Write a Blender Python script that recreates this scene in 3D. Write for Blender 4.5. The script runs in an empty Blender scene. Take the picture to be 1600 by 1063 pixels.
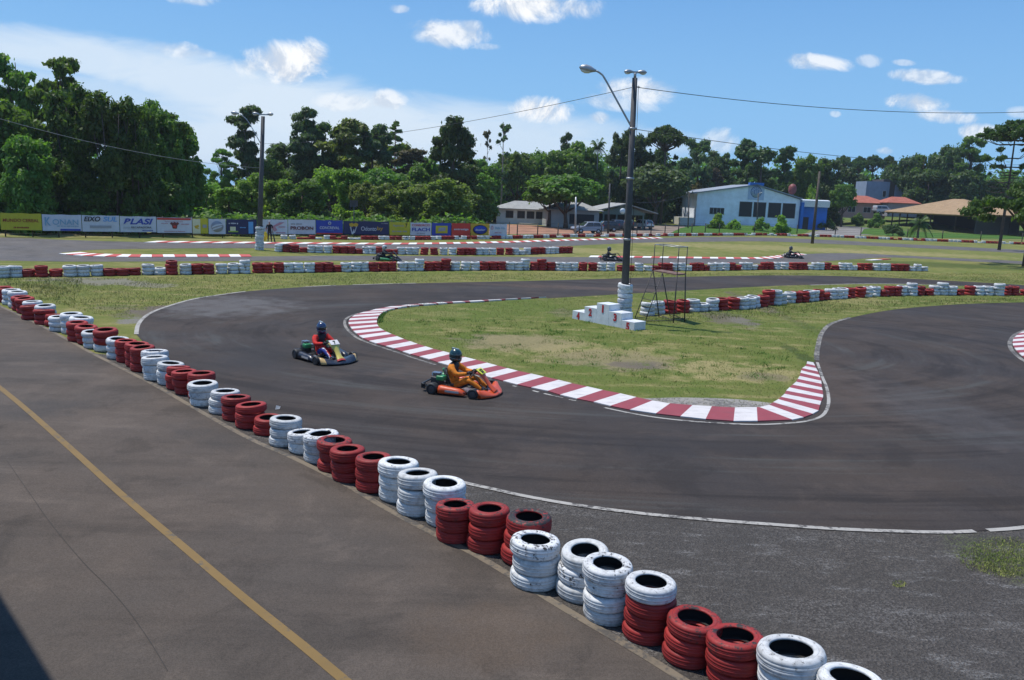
import bpy, bmesh, math, random
import numpy as np
from mathutils import Vector, Matrix, noise
from mathutils.geometry import tessellate_polygon
R = math.radians
random.seed(7); rng = np.random.default_rng(7)
scene = bpy.context.scene
COL = scene.collection

# ------------------------------------------------------------------ camera
CH, PITCH, ROLL, F = 4.75, R(10.2), R(2.2), 1280.0
cam_rot = Matrix.Rotation(R(90) - PITCH, 3, 'X') @ Matrix.Rotation(ROLL, 3, 'Z')
CAM = Vector((0, 0, CH))
cd = bpy.data.cameras.new('camera'); cam = bpy.data.objects.new('camera', cd); COL.objects.link(cam)
cam.matrix_world = Matrix.Translation(CAM) @ cam_rot.to_4x4()
cd.lens = 36 * F / 1600; cd.sensor_width = 36; cd.clip_end = 6000; cd.clip_start = 0.1
scene.camera = cam

def ray(px, py):
    return cam_rot @ Vector(((px - 800) / F, -(py - 531.5) / F, -1))
def G(px, py, z=0.0):
    d = ray(px, py); t = (z - CH) / d.z
    return Vector((d.x * t, d.y * t, z))
def AT(px, py, D):                      # the point seen at a pixel, D metres ahead
    d = ray(px, py); return CAM + d * (D / d.y)
def proj(p):
    q = cam_rot.transposed() @ (Vector(p) - CAM)
    return 800 + F * q.x / -q.z, 531.5 - F * q.y / -q.z
def z_at(p, py):                        # height above the ground point p that shows at image row py
    lo, hi = -3.0, 60.0
    for _ in range(40):
        m = (lo + hi) / 2
        if proj((p.x, p.y, m))[1] > py: lo = m
        else: hi = m
    return (lo + hi) / 2
def scale_at(p):                        # photo pixels per metre
    return F / -(cam_rot.transposed() @ (Vector(p) - CAM)).z

# ------------------------------------------------------------------ light
SUN = Vector((-.38, .19, 1.0)).normalized()
ld = bpy.data.lights.new('sun', 'SUN'); lo_ = bpy.data.objects.new('sun', ld); COL.objects.link(lo_)
ld.energy = 4.7; ld.angle = R(.53); ld.color = (1, .95, .87)
lo_.rotation_euler = SUN.to_track_quat('Z', 'Y').to_euler()
scene.view_settings.view_transform = 'Standard'; scene.view_settings.look = 'None'
scene.view_settings.exposure = 0.0; scene.view_settings.gamma = 1

# ------------------------------------------------------------------ objects
def tag(o, label=None, cat=None, group=None, kind=None):
    if label: o['label'] = label
    if cat: o['category'] = cat
    if group: o['group'] = group
    if kind: o['kind'] = kind
    return o
def link(name, mesh, parent=None, mats=None):
    o = bpy.data.objects.new(name, mesh); COL.objects.link(o)
    if parent: o.parent = parent
    return o
def thing(name, loc, rz=0, label=None, cat=None, group=None):
    o = bpy.data.objects.new(name, None); COL.objects.link(o)
    o.location = loc; o.rotation_euler = (0, 0, rz); o.empty_display_size = .2
    return tag(o, label, cat, group)

class MB:                               # collects faces with materials
    def __init__(s): s.v = []; s.f = []; s.m = []; s.sm = []
    def add(s, vs, fs, mi=0, smooth=False):
        b = len(s.v); s.v += [tuple(v) for v in vs]
        for f in fs: s.f.append([b + i for i in f]); s.m.append(mi); s.sm.append(smooth)
    def box(s, c, d, mi=0, rot=None, taper=(1, 1)):
        c = Vector(c); hx, hy, hz = d[0]/2, d[1]/2, d[2]/2; vs = []
        for z in (-1, 1):
            tx, ty = (1, 1) if z < 0 else taper
            for x, y in ((-1, -1), (1, -1), (1, 1), (-1, 1)):
                p = Vector((x*hx*tx, y*hy*ty, z*hz))
                if rot is not None: p = rot @ p
                vs.append(c + p)
        s.add(vs, [(0,3,2,1),(4,5,6,7),(0,1,5,4),(1,2,6,5),(2,3,7,6),(3,0,4,7)], mi)
    def rbox(s, c, d, r, mi=0, rot=None, seg=3):          # box with rounded edges along z outline and chamfered top
        c = Vector(c); hx, hy, hz = d[0]/2, d[1]/2, d[2]/2
        out = []
        for cx, cy, a0 in ((hx-r, hy-r, 0), (-hx+r, hy-r, 90), (-hx+r, -hy+r, 180), (hx-r, -hy+r, 270)):
            for i in range(seg+1):
                a = R(a0 + 90*i/seg); out.append((cx, cy, math.cos(a), math.sin(a)))
        rings = []
        for k in range(seg+1): a = R(-90 + 90*k/seg); rings.append((math.cos(a)*r, -hz + r + math.sin(a)*r))
        for k in range(seg+1): a = R(90*k/seg); rings.append((math.cos(a)*r, hz - r + math.sin(a)*r))
        vs = []; n = len(out)
        for rr, z in rings:
            for x, y, nx, ny in out:
                p = Vector((x + nx*rr, y + ny*rr, z)); vs.append(c + (rot @ p if rot is not None else p))
        fs = [[j*n + i, j*n + (i+1) % n, (j+1)*n + (i+1) % n, (j+1)*n + i] for j in range(len(rings)-1) for i in range(n)]
        fs += [list(range(n))[::-1], [(len(rings)-1)*n + i for i in range(n)]]
        s.add(vs, fs, mi, True)
    def tube(s, pts, r, seg=8, mi=0, cap=True):
        pts = [Vector(p) for p in pts]; n = len(pts)
        rr = r if isinstance(r, (list, tuple)) else [r]*n
        vs = []; up = None
        for i, p in enumerate(pts):
            t = (pts[min(i+1, n-1)] - pts[max(i-1, 0)])
            t = t.normalized() if t.length > 1e-9 else Vector((0, 0, 1))
            if up is None: up = Vector((0, 0, 1)) if abs(t.z) < .9 else Vector((1, 0, 0))
            a = t.cross(up)
            if a.length < 1e-4: a = t.cross(Vector((1, .1, 0)))
            a.normalize(); b = a.cross(t).normalized(); up = b
            for k in range(seg):
                an = 2*math.pi*k/seg; vs.append(p + (a*math.cos(an) + b*math.sin(an))*rr[i])
        fs = [[i*seg+k, i*seg+(k+1) % seg, (i+1)*seg+(k+1) % seg, (i+1)*seg+k] for i in range(n-1) for k in range(seg)]
        if cap: fs += [list(range(seg))[::-1], [(n-1)*seg+k for k in range(seg)]]
        s.add(vs, fs, mi, True)
    def lathe(s, prof, c=(0,0,0), seg=24, mi=0, rot=None, closed=False, sx=1, sy=1, mis=None):
        c = Vector(c); vs = []
        for r_, z in prof:
            for k in range(seg):
                a = 2*math.pi*k/seg; p = Vector((r_*math.cos(a)*sx, r_*math.sin(a)*sy, z))
                vs.append(c + (rot @ p if rot is not None else p))
        n = len(prof); rg = range(n if closed else n-1); b = len(s.v); s.v += [tuple(v) for v in vs]
        for i in rg:
            for k in range(seg):
                j = (i+1) % n
                s.f.append([b+i*seg+k, b+i*seg+(k+1) % seg, b+j*seg+(k+1) % seg, b+j*seg+k]); s.m.append(mis[i] if mis else mi); s.sm.append(True)
    def prism(s, poly, z0, z1, mi=0, fn=None):            # polygon (x,y) extruded z0..z1; fn maps (x,y,z)->point
        n = len(poly); fn = fn or (lambda x, y, z: (x, y, z))
        vs = [fn(x, y, z0) for x, y in poly] + [fn(x, y, z1) for x, y in poly]
        tri = tessellate_polygon([[Vector((x, y, 0)) for x, y in poly]])
        fs = [list(t)[::-1] for t in tri] + [[n+i for i in t] for t in tri] + [[i, (i+1) % n, n+(i+1) % n, n+i] for i in range(n)]
        s.add(vs, fs, mi)
    def mesh(s, name, mats, fix=True):
        me = bpy.data.meshes.new(name); me.from_pydata(s.v, [], s.f)
        for m in (mats if isinstance(mats, (list, tuple)) else [mats]): me.materials.append(m)
        me.polygons.foreach_set('material_index', s.m); me.polygons.foreach_set('use_smooth', s.sm)
        if fix:
            bm = bmesh.new(); bm.from_mesh(me); bmesh.ops.recalc_face_normals(bm, faces=bm.faces); bm.to_mesh(me); bm.free()
        me.update(); return me
    def build(s, name, mats, parent=None, fix=True):
        return link(name, s.mesh(name, mats, fix), parent)

def bevel(o, w=.01, seg=2):
    m = o.modifiers.new('bevel', 'BEVEL'); m.width = w; m.segments = seg; m.limit_method = 'ANGLE'; return o

# ------------------------------------------------------------------ materials
class NT:
    def __init__(s, nt): s.nt = nt; s.n = nt.nodes; s.l = nt.links
    def new(s, t, **k):
        nd = s.n.new(t)
        for a, v in k.items(): setattr(nd, a, v)
        return nd
    def put(s, sock, v):
        if v is None: return
        if isinstance(v, bpy.types.NodeSocket): s.l.new(v, sock)
        else: sock.default_value = v
    def math(s, op, a, b=None, c=None, clamp=False):
        nd = s.new('ShaderNodeMath', operation=op, use_clamp=clamp)
        for i, v in enumerate((a, b, c)):
            if v is not None: s.put(nd.inputs[i], v)
        return nd.outputs[0]
    def vmath(s, op, a, b=None, out=0):
        nd = s.new('ShaderNodeVectorMath', operation=op); s.put(nd.inputs[0], a)
        if b is not None: s.put(nd.inputs[3] if op == 'SCALE' else nd.inputs[1], b)
        return nd.outputs[out]
    def noise(s, vec, sc, det=4, rough=.55, dist=0, dim='3D', w=None):
        nd = s.new('ShaderNodeTexNoise', noise_dimensions=dim); s.put(nd.inputs['Vector'], vec)
        nd.inputs['Scale'].default_value = sc; nd.inputs['Detail'].default_value = det
        nd.inputs['Roughness'].default_value = rough; nd.inputs['Distortion'].default_value = dist
        if w is not None: s.put(nd.inputs['W'], w)
        return nd.outputs[0]
    def ramp(s, f, lo, hi, a=0.0, b=1.0, smooth=True):
        nd = s.new('ShaderNodeMapRange', interpolation_type='SMOOTHSTEP' if smooth else 'LINEAR'); s.put(nd.inputs[0], f)
        for i, v in zip((1, 2, 3, 4), (lo, hi, a, b)): s.put(nd.inputs[i], v)
        return nd.outputs[0]
    def mix(s, f, a, b, blend='MIX'):
        nd = s.new('ShaderNodeMix', data_type='RGBA', blend_type=blend); s.put(nd.inputs[0], f)
        for sock, v in ((nd.inputs[6], a), (nd.inputs[7], b)):
            s.put(sock, (*v, 1) if isinstance(v, tuple) and len(v) == 3 else v)
        return nd.outputs[2]
    def mapping(s, vec, sc=(1,1,1), rot=(0,0,0), loc=(0,0,0)):
        nd = s.new('ShaderNodeMapping'); s.put(nd.inputs[0], vec)
        nd.inputs[1].default_value = loc; nd.inputs[2].default_value = rot; nd.inputs[3].default_value = sc
        return nd.outputs[0]
    def xyz(s, v):
        nd = s.new('ShaderNodeSeparateXYZ'); s.put(nd.inputs[0], v); return nd.outputs
    def comb(s, x, y, z=0.0):
        nd = s.new('ShaderNodeCombineXYZ')
        for i, v in enumerate((x, y, z)): s.put(nd.inputs[i], v)
        return nd.outputs[0]
    def bump(s, h, strength=.3, dist=.02):
        nd = s.new('ShaderNodeBump'); nd.inputs['Strength'].default_value = strength; nd.inputs['Distance'].default_value = dist
        s.put(nd.inputs['Height'], h); return nd.outputs[0]
    def ellipse(s, pos, cx, cy, rx, ry, rot=0.0):        # 1 at the centre, 0 on the rim, negative outside
        m = s.mapping(s.vmath('SUBTRACT', pos, (cx, cy, 0)), rot=(0, 0, -rot))
        m = s.vmath('MULTIPLY', m, (1/rx, 1/ry, 0))
        return s.math('SUBTRACT', 1.0, s.vmath('DOT_PRODUCT', m, m, out=1))

def newmat(name):
    m = bpy.data.materials.new(name); m.use_nodes = True; t = NT(m.node_tree)
    b = t.n['Principled BSDF']; return m, t, b
def setb(t, b, col=None, rough=.6, metal=0, spec=.5, normal=None, **kw):
    if col is not None: t.put(b.inputs['Base Color'], (*col, 1) if isinstance(col, tuple) and len(col) == 3 else col)
    t.put(b.inputs['Roughness'], rough); t.put(b.inputs['Metallic'], metal); t.put(b.inputs['Specular IOR Level'], spec)
    if normal is not None: t.put(b.inputs['Normal'], normal)
MC = {}
def M(name, col=None, rough=.6, metal=0, var=.12, sc=6, spec=.5, bump=0):   # a simple painted surface with slight wear
    if name in MC: return MC[name]
    m, t, b = newmat(name)
    tc = t.new('ShaderNodeTexCoord').outputs['Object']
    n = t.noise(tc, sc, 5, .6); f = t.ramp(n, .3, .7)
    c = t.mix(f, tuple(x*(1-var) for x in col), tuple(min(1, x*(1+var)) for x in col))
    setb(t, b, c, t.ramp(n, .3, .7, max(.05, rough-.08), min(1, rough+.08)), metal, spec, t.bump(n, bump, .01) if bump else None)
    MC[name] = m; return m
# ------------------------------------------------------------------ sky with clouds (anchored to world directions)
world = bpy.data.worlds.new('World'); scene.world = world; world.use_nodes = True
wt = NT(world.node_tree); bg = wt.n['Background']
sky = wt.new('ShaderNodeTexSky', sky_type='NISHITA'); sky.sun_disc = False
sky.sun_elevation = math.asin(SUN.z); sky.sun_rotation = math.atan2(SUN.x, SUN.y)
sky.air_density = 1.0; sky.dust_density = .35; sky.ozone_density = 1.9; sky.altitude = 500
wd = wt.new('ShaderNodeTexCoord').outputs['Generated']
wx = wt.xyz(wd); fwd = wt.math('MAXIMUM', wx[1], .02)
uv = wt.comb(wt.math('DIVIDE', wx[0], fwd), wt.math('DIVIDE', wx[2], fwd), 0)
def duv(px, py):
    d = ray(px, py); return d.x/d.y, d.z/d.y
nz = wt.noise(uv, 15, 10, .68, .5); nz2 = wt.noise(wt.mapping(uv, sc=(5, 18, 1), rot=(0, 0, R(-12))), 1.6, 7, .6, .6)
nzs = wt.math('MULTIPLY_ADD', nz, 4.2, -2.15)
# (px, py, half width px, half height px, density)
PUFF = [(445,100,62,26,1),(478,88,30,26,1),(410,104,40,14,.8),(700,53,52,18,.85),(735,42,18,9,.6),(830,8,76,22,1),(303,-2,36,10,.6),(275,78,42,12,.6),(315,83,25,7,.5),
        (1280,98,42,12,.8),(1357,95,17,8,.45),(1412,98,14,4,.4),(1450,121,46,9,.7),(1432,162,42,14,.95),(1470,182,45,10,.8),(1000,143,54,18,.8),(960,160,60,12,.5),(852,172,44,18,1),(935,184,16,9,.7),
        (1530,208,28,12,.8),(1384,236,12,5,.5),(607,157,22,13,.7),(622,14,14,6,.5),(1126,222,24,18,.5),(1305,178,7,4,.4),(1600,176,20,8,.4),(535,160,40,12,.5),(1040,208,30,9,.3),(760,73,20,5,.35)]
mask = None; shade = None
for px, py, a, b_, den in PUFF:
    u, v = duv(px, py); u2, _ = duv(px+a, py); _, v2 = duv(px, py-b_)
    e = wt.ellipse(uv, u, v, abs(u2-u)*1.2, abs(v2-v)*1.2, R(-2))
    e = wt.math('ADD', wt.math('MAXIMUM', e, -2.5), nzs)
    e = wt.ramp(e, -.35, 1.0, 0, den)
    mask = e if mask is None else wt.math('MAXIMUM', mask, e)
SHEET = [(120,88,260,34,.75,-8),(330,135,240,45,.8,-10),(0,70,200,22,.5,-6),(520,190,330,58,.85,-6),(380,225,330,45,.8,0),(760,215,300,50,.7,-4),(960,225,140,25,.45,0),(150,150,240,40,.5,-5),(250,200,250,60,.6,0)]
sheet = None
for px, py, a, b_, den, rt in SHEET:
    u, v = duv(px, py); u2, _ = duv(px+a, py); _, v2 = duv(px, py-b_)
    e = wt.ellipse(uv, u, v, abs(u2-u), abs(v2-v), R(rt))
    e = wt.math('ADD', wt.math('MAXIMUM', e, -2.5), wt.math('MULTIPLY_ADD', nz2, 2.2, -1.15))
    e = wt.ramp(e, -.75, .75, 0, den)
    sheet = e if sheet is None else wt.math('MAXIMUM', sheet, e)
back = wt.noise(wd, 3.0, 6, .6); backm = wt.math('MULTIPLY', wt.ramp(back, .52, .72, 0, .7), wt.ramp(wx[1], .1, -.2))
mask = wt.math('MULTIPLY', mask, wt.ramp(wx[1], .02, .1)); sheet = wt.math('MULTIPLY', sheet, wt.ramp(wx[1], .02, .1))
detail = wt.noise(uv, 45, 6, .6)
nzU = wt.noise(wt.vmath('ADD', uv, (0.004, .014, 0)), 15, 10, .68, .5); relief = wt.ramp(wt.math('SUBTRACT', nz, nzU), -.09, .09)
puffc = wt.mix(relief, (4.5, 5.1, 6.0), (7.3, 7.4, 7.5))
hue = wt.new('ShaderNodeHueSaturation'); hue.inputs['Saturation'].default_value = 1.32; hue.inputs['Value'].default_value = 1.0
wt.put(hue.inputs['Color'], sky.outputs[0])
SKYGRADE = wt.mix(wt.ramp(wx[2], .36, .0, .0, .9), wt.mix(.65, hue.outputs[0], (1.0, 2.45, 5.4)), (1.95, 4.0, 6.5))
c1 = wt.mix(sheet, SKYGRADE, (5.6, 6.3, 7.0)); c1 = wt.mix(backm, c1, (5.6, 6.3, 7.0)); c2 = wt.mix(mask, c1, puffc)
wt.put(bg.inputs[0], c2); bg.inputs[1].default_value = .14

# ------------------------------------------------------------------ ground materials
def pos(t): return t.new('ShaderNodeNewGeometry').outputs['Position']
def gel(t, p, px, py, wpx, hpx, rot=0.0):                # ellipse on the ground round the point seen at a pixel
    a = G(px, py); l = G(px-wpx, py); r = G(px+wpx, py); n = G(px, py+hpx); f = G(px, py-hpx)
    return t.ellipse(p, a.x, (n.y+f.y)/2, (r-l).length/2, abs(f.y-n.y)/2, rot)
def grass_mat(name, patches, green=(.125,.150,.034), olive=(.19,.185,.056), straw=(.31,.26,.12), dirt=(.135,.11,.095), stone=(.20,.185,.17)):
    m, t, b = newmat(name); p = pos(t)
    big = t.noise(p, .16, 4, .6); mid = t.noise(p, 1.1, 5, .65); fine = t.noise(p, 14, 4, .7); micro = t.noise(p, 60, 3, .7)
    streak = t.noise(t.mapping(p, sc=(.25, 1.6, 1), rot=(0, 0, R(8))), 1.0, 4, .6)
    k = t.math('ADD', t.math('MULTIPLY', big, .45), t.math('ADD', t.math('MULTIPLY', mid, .35), t.math('MULTIPLY', streak, .25)))
    c = t.mix(t.ramp(k, .44, .62), green, olive)
    c = t.mix(t.ramp(t.math('ADD', t.math('MULTIPLY', streak, .6), t.math('MULTIPLY', mid, .5)), .56, .74, 0, .8), c, straw)
    wob = t.math('MULTIPLY_ADD', mid, 3.4, -1.75)
    wob = t.math('ADD', wob, t.math('MULTIPLY_ADD', fine, 1.4, -.7))
    for kind, px, py, w, h, s_ in patches:
        e = gel(t, p, px, py, w, h); f = t.ramp(t.math('ADD', t.math('MAXIMUM', e, -3.0), wob), .05, .75, 0, s_)
        c = t.mix(f, c, {'straw': straw, 'dirt': dirt, 'stone': stone, 'green': green, 'dark': (.05, .075, .018)}[kind])
    c = t.mix(t.ramp(fine, .25, .7), t.mix(.28, c, (.02, .025, .01)), c)
    c = t.mix(t.ramp(micro, .3, .7, 0, .3), c, t.mix(1.0, c, (1.5, 1.5, 1.4), 'MULTIPLY'))
    h = t.math('ADD', t.math('MULTIPLY', fine, .6), t.math('MULTIPLY', micro, .4))
    setb(t, b, c, .95, 0, .15, t.bump(h, .9, .05)); return m
MG = grass_mat('verge_grass', [('stone',150,440,120,7,.75),('stone',235,446,60,5,.6),('dirt',235,490,55,16,.95),('stone',215,500,40,8,.9),('dirt',180,480,40,6,.4),('straw',60,430,90,6,.7),('straw',60,366,160,5,.9),('dirt',20,374,90,4,.8),
    ('straw',400,378,300,1.5,.6),('straw',700,393,300,4,.35),('green',500,432,260,8,.5),('green',1200,358,60,7,.3),('straw',900,392,140,6,.5),('straw',1200,388,240,5,.55),('straw',1450,398,120,4,.4),('dark',1480,415,140,5,.7),('dark',1560,440,60,6,.5),
    ('stone',1340,357,70,5,.9),('dirt',800,372,130,5,.0),('dirt',850,362,110,8,.95),('dirt',1030,362,60,6,.8)])
MI = grass_mat('island_grass', [('dirt',815,537,115,17,.75),('straw',840,540,130,20,.6),('dirt',960,565,130,18,.65),('straw',960,560,170,22,.55),('dirt',1005,572,60,8,.8),('straw',1150,583,130,18,.8),('dirt',1190,590,50,8,.5),('straw',700,492,50,6,.3),
    ('dirt',1140,500,45,14,.8),('dirt',1185,478,20,22,.7),('stone',1165,505,20,10,.4),('green',1120,480,40,12,.8),('dark',960,500,60,5,.4),('dark',1260,560,16,22,.8),('dark',1270,515,16,20,.4),('straw',1330,470,80,8,.5),('green',750,500,110,12,.3),('dirt',880,490,30,8,.35)],
    green=(.105,.140,.028), olive=(.155,.165,.045))

def asphalt(name, base, warm, rough_grain=0.0, swirl=None, streak=.35, spots=(), light=1.35):
    m, t, b = newmat(name); p = pos(t)
    big = t.noise(p, .22, 4, .6); mid = t.noise(p, 1.4, 5, .6); fine = t.noise(p, 30, 3, .7); grit = t.noise(p, 130, 2, .8)
    c = t.mix(t.ramp(big, .38, .64), base, warm)
    c = t.mix(t.ramp(mid, .35, .75, 0, .35), c, tuple(x*light for x in base))
    if swirl:
        cx, cy, ax, ay = swirl
        q = t.vmath('MULTIPLY', t.vmath('SUBTRACT', p, (cx, cy, 0)), (1/ax, 1/ay, 0))
        rad = t.vmath('LENGTH', q, out=1); qs = t.xyz(q); ang = t.math('ARCTAN2', qs[1], qs[0])
        n1 = t.noise(t.comb(t.math('MULTIPLY', rad, 9.0), t.math('MULTIPLY', ang, 1.3), 0), 1.0, 5, .6, .4)
        n2 = t.noise(t.comb(t.math('MULTIPLY', rad, 42.0), t.math('MULTIPLY', ang, 2.6), 3), 1.0, 4, .6)
        s_ = t.math('ADD', t.math('MULTIPLY', n1, .62), t.math('MULTIPLY', n2, .38))
        c = t.mix(t.ramp(s_, .50, .38, 0, .58), c, tuple(x*.48 for x in base))
        c = t.mix(t.ramp(s_, .52, .66, 0, .38), c, (.080, .088, .085))
    else:
        s_ = t.noise(t.mapping(p, sc=(.12, .9, 1), rot=(0, 0, R(-28 if name == 'pit_asphalt' else 3))), 1.3, 6, .65)
        c = t.mix(t.ramp(s_, .52, .34, 0, streak), c, tuple(x*.5 for x in base))
        c = t.mix(t.ramp(s_, .56, .72, 0, streak), c, tuple(x*1.7 for x in warm))
    blot = t.noise(p, .55, 5, .7, .4); c = t.mix(t.ramp(blot, .52, .64, 0, .30), c, tuple(x*1.55 for x in warm)); c = t.mix(t.ramp(blot, .47, .36, 0, .45), c, tuple(x*.55 for x in base))
    wob = t.math('MULTIPLY_ADD', mid, 3.0, -1.5)
    for col, px, py, w, h, k in spots:
        e = t.math('ADD', t.math('MAXIMUM', gel(t, p, px, py, w, h), -3.0), wob); c = t.mix(t.ramp(e, -.2, 1.1, 0, k), c, col)
    if rough_grain:
        v = t.new('ShaderNodeTexVoronoi'); t.put(v.inputs['Vector'], p); v.inputs['Scale'].default_value = 38
        c = t.mix(t.math('MULTIPLY', t.ramp(v.outputs['Color'], .3, .9), .75), tuple(x*.62 for x in base), c)
        sc_ = t.noise(t.mapping(p, sc=(.8, 2.4, 1), rot=(0, 0, R(-20))), 1.5, 8, .75)
        c = t.mix(t.math('MULTIPLY', t.ramp(sc_, .50, .68), t.ramp(fine, .40, .60, 0, .75)), c, (.27, .26, .25))
        c = t.mix(t.ramp(t.noise(p, 22, 4, .8), .60, .70, 0, .6), c, (.17, .16, .15)); c = t.mix(t.ramp(t.noise(p, 17, 4, .8), .42, .33, 0, .7), c, (.018, .016, .015))
        h = t.math('ADD', t.math('MULTIPLY', v.outputs['Distance'], .8), t.math('MULTIPLY', grit, .5))
    else:
        h = t.math('ADD', t.math('MULTIPLY', fine, .5), t.math('MULTIPLY', grit, .6))
    g2 = t.noise(p, 55, 3, .8)
    c = t.mix(t.ramp(grit, .35, .65, 0, .6), c, t.mix(1.0, c, (1.7, 1.7, 1.7), 'MULTIPLY')); c = t.mix(t.ramp(g2, .60, .38, 0, .55), c, t.mix(1.0, c, (.45, .45, .45), 'MULTIPLY'))
    c = t.mix(t.ramp(fine, .62, .76, 0, .25), c, (.12, .115, .11))
    setb(t, b, c, t.ramp(big, .3, .7, .82, .95), 0, .22, t.bump(h, .55 if not rough_grain else .9, .01 if not rough_grain else .03)); return m
isl_c = G(900, 520)
M_TRACK = asphalt('track_asphalt', (.037,.031,.029), (.050,.039,.033), swirl=(isl_c.x+.5, isl_c.y-1.0, 13.5, 8.5),
    spots=[((.085,.062,.048),700,585,130,16,.5),((.08,.058,.046),1300,600,70,70,.5),((.12,.115,.115),350,480,130,20,.6),((.025,.025,.027),420,560,120,25,.5),((.10,.07,.055),950,452,200,3,.6),((.022,.021,.023),1100,700,300,18,.5),((.08,.075,.075),1480,650,90,60,.3)])  # the pale patch left of the island paints sun glare into the asphalt
M_TRACK2 = asphalt('far_track_asphalt', (.095,.09,.09), (.11,.10,.092), streak=.3)
M_PIT = asphalt('pit_asphalt', (.070,.058,.049), (.088,.070,.057), streak=.4, light=1.2,
    spots=[((.042,.040,.039),60,640,80,20,.5),((.045,.041,.038),380,680,140,30,.5),((.045,.041,.038),100,560,120,12,.4),((.095,.068,.048),760,1000,140,60,.5),((.09,.07,.055),700,900,70,30,.3)])
M_ROUGH = asphalt('rough_tarmac', (.100,.089,.080), (.118,.102,.088), rough_grain=1, streak=.3, light=1.5,
    spots=[((.10,.14,.025),1560,866,85,34,.95),((.12,.15,.03),1600,900,50,26,.9),((.18,.17,.16),1330,960,160,30,.45),((.18,.17,.16),1270,842,110,14,.4),((.20,.19,.18),900,800,80,10,.4),((.13,.095,.07),930,1010,60,20,.4)])
def paint_mat(name, col, wear=.5, under=(.075,.068,.062)):
    m, t, b = newmat(name); p = pos(t)
    n = t.math('ADD', t.math('MULTIPLY', t.noise(p, 9, 6, .75), .6), t.math('MULTIPLY', t.noise(p, 1.3, 3), .4)); d = t.noise(p, 3, 4)
    c = t.mix(t.ramp(d, .35, .7, 0, .35), col, tuple(x*.72 for x in col))
    if 'kerb' in name: g_ = t.noise(t.mapping(p, sc=(.5, 3, 1), rot=(0, 0, R(-25))), 2.5, 6, .7); c = t.mix(t.ramp(g_, .52, .72, 0, .5), c, (.12, .09, .09))
    c = t.mix(t.ramp(n, wear-.04, wear+.06), under, c) if wear else c
    setb(t, b, c, .7, 0, .3, t.bump(n, .2, .004)); return m
M_WLINE = paint_mat('white_line_paint', (.36,.34,.31), .45)
M_WORNLINE = paint_mat('worn_line_paint', (.27,.25,.22), .5)
M_YLINE = paint_mat('yellow_line_paint', (.19,.12,.040), .415, (.09,.08,.066))
M_EDGE = paint_mat('pale_joint', (.17,.138,.10), .47)
M_KW = paint_mat('kerb_white_paint', (.60,.57,.56), .33, (.3,.28,.27)); M_KR = paint_mat('kerb_red_paint', (.27,.055,.07), .33, (.17,.09,.09))
M_CONC = paint_mat('kerb_concrete', (.27,.25,.22), .45, (.12,.11,.10))

# ------------------------------------------------------------------ ground sheets
def smooth(pts, n=4):
    out = []; N = len(pts)
    for i in range(N-1):
        p0, p1, p2, p3 = pts[max(i-1, 0)], pts[i], pts[i+1], pts[min(i+2, N-1)]
        for k in range(n):
            t = k/n; out.append(p1*1.0 + (p2-p0)*.5*t + (p0*2 - p1*5 + p2*4 - p3)*.5*t*t + (p1*3 - p0 - p2*3 + p3)*.5*t*t*t)
    out.append(pts[-1]); return out
def gl(pix, z=0, n=4): return smooth([G(x, y, z) for x, y in pix], n)
def sheet_obj(name, pts, z, mat):
    b = MB(); tri = tessellate_polygon([[Vector((p.x, p.y, 0)) for p in pts]])
    b.add([(p.x, p.y, z) for p in pts], [list(t) for t in tri]); me = b.mesh(name, mat, False)
    bm = bmesh.new(); bm.from_mesh(me)
    for f in bm.faces:
        if f.normal.z < 0: f.normal_flip()
    bm.to_mesh(me); bm.free()
    return tag(link(name, me), kind='structure')
def strip(name, pts, w, z, mat, dash=None, parent=None):
    b = MB(); N = len(pts); vs = []; fs = []
    for i, p in enumerate(pts):
        t = (pts[min(i+1, N-1)] - pts[max(i-1, 0)]).normalized(); n = Vector((-t.y, t.x, 0))*w/2
        vs += [(p.x+n.x, p.y+n.y, z), (p.x-n.x, p.y-n.y, z)]
        if i and (dash is None or dash(i)): fs.append([2*i-2, 2*i-1, 2*i+1, 2*i])
    b.add(vs, fs); me = b.mesh(name, mat, False)
    bm = bmesh.new(); bm.from_mesh(me)
    for f in bm.faces:
        if f.normal.z < 0: f.normal_flip()
    bm.to_mesh(me); bm.free(); return tag(link(name, me), kind='structure')
def inside(P, poly):                     # numpy points in polygon
    x, y = P[:, 0], P[:, 1]; c = np.zeros(len(P), bool); n = len(poly)
    for i in range(n):
        a, b_ = poly[i], poly[i-1]
        if abs(a.y-b_.y) < 1e-9: continue
        t = ((a.y > y) != (b_.y > y)) & (x < (b_.x-a.x)*(y-a.y)/(b_.y-a.y)+a.x); c ^= t
    return c

sheet_obj('ground', [Vector((-900,-150,0)), Vector((900,-150,0)), Vector((900,1200,0)), Vector((-900,1200,0))], 0, MG)
EDGE = [(0,479),(47,501),(105,531),(139,550),(188,575),(235,599),(282,625.6),(381.6,682),(457,716),(532,753.7),(613,801),(682,837.5),(750,872),(840,927),(908,968),(1000,1022),(1080,1072)]
edge = gl(EDGE); e0 = (edge[0]-edge[4]).normalized(); edge = [edge[0]+e0*60, edge[0]+e0*20] + edge + [edge[-1]+(edge[-1]-edge[-5]).normalized()*12]
PITPOLY = edge + [Vector((edge[-1].x, -8, 0)), Vector((-90,-8,0)), Vector((-90, edge[0].y, 0))]
sheet_obj('pit_lane', PITPOLY, .008, M_PIT)
sheet_obj('rough_tarmac', [G(150,553), G(230,560), G(560,650), G(760,700), G(1300,760), G(1700,770), Vector((32,9,0)), Vector((32,-8,0)), Vector((edge[-1].x-1,-8,0))] + [p+Vector((-.3,-.3,0)) for p in edge[::-1][:-12]], .004, M_ROUGH)
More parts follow.
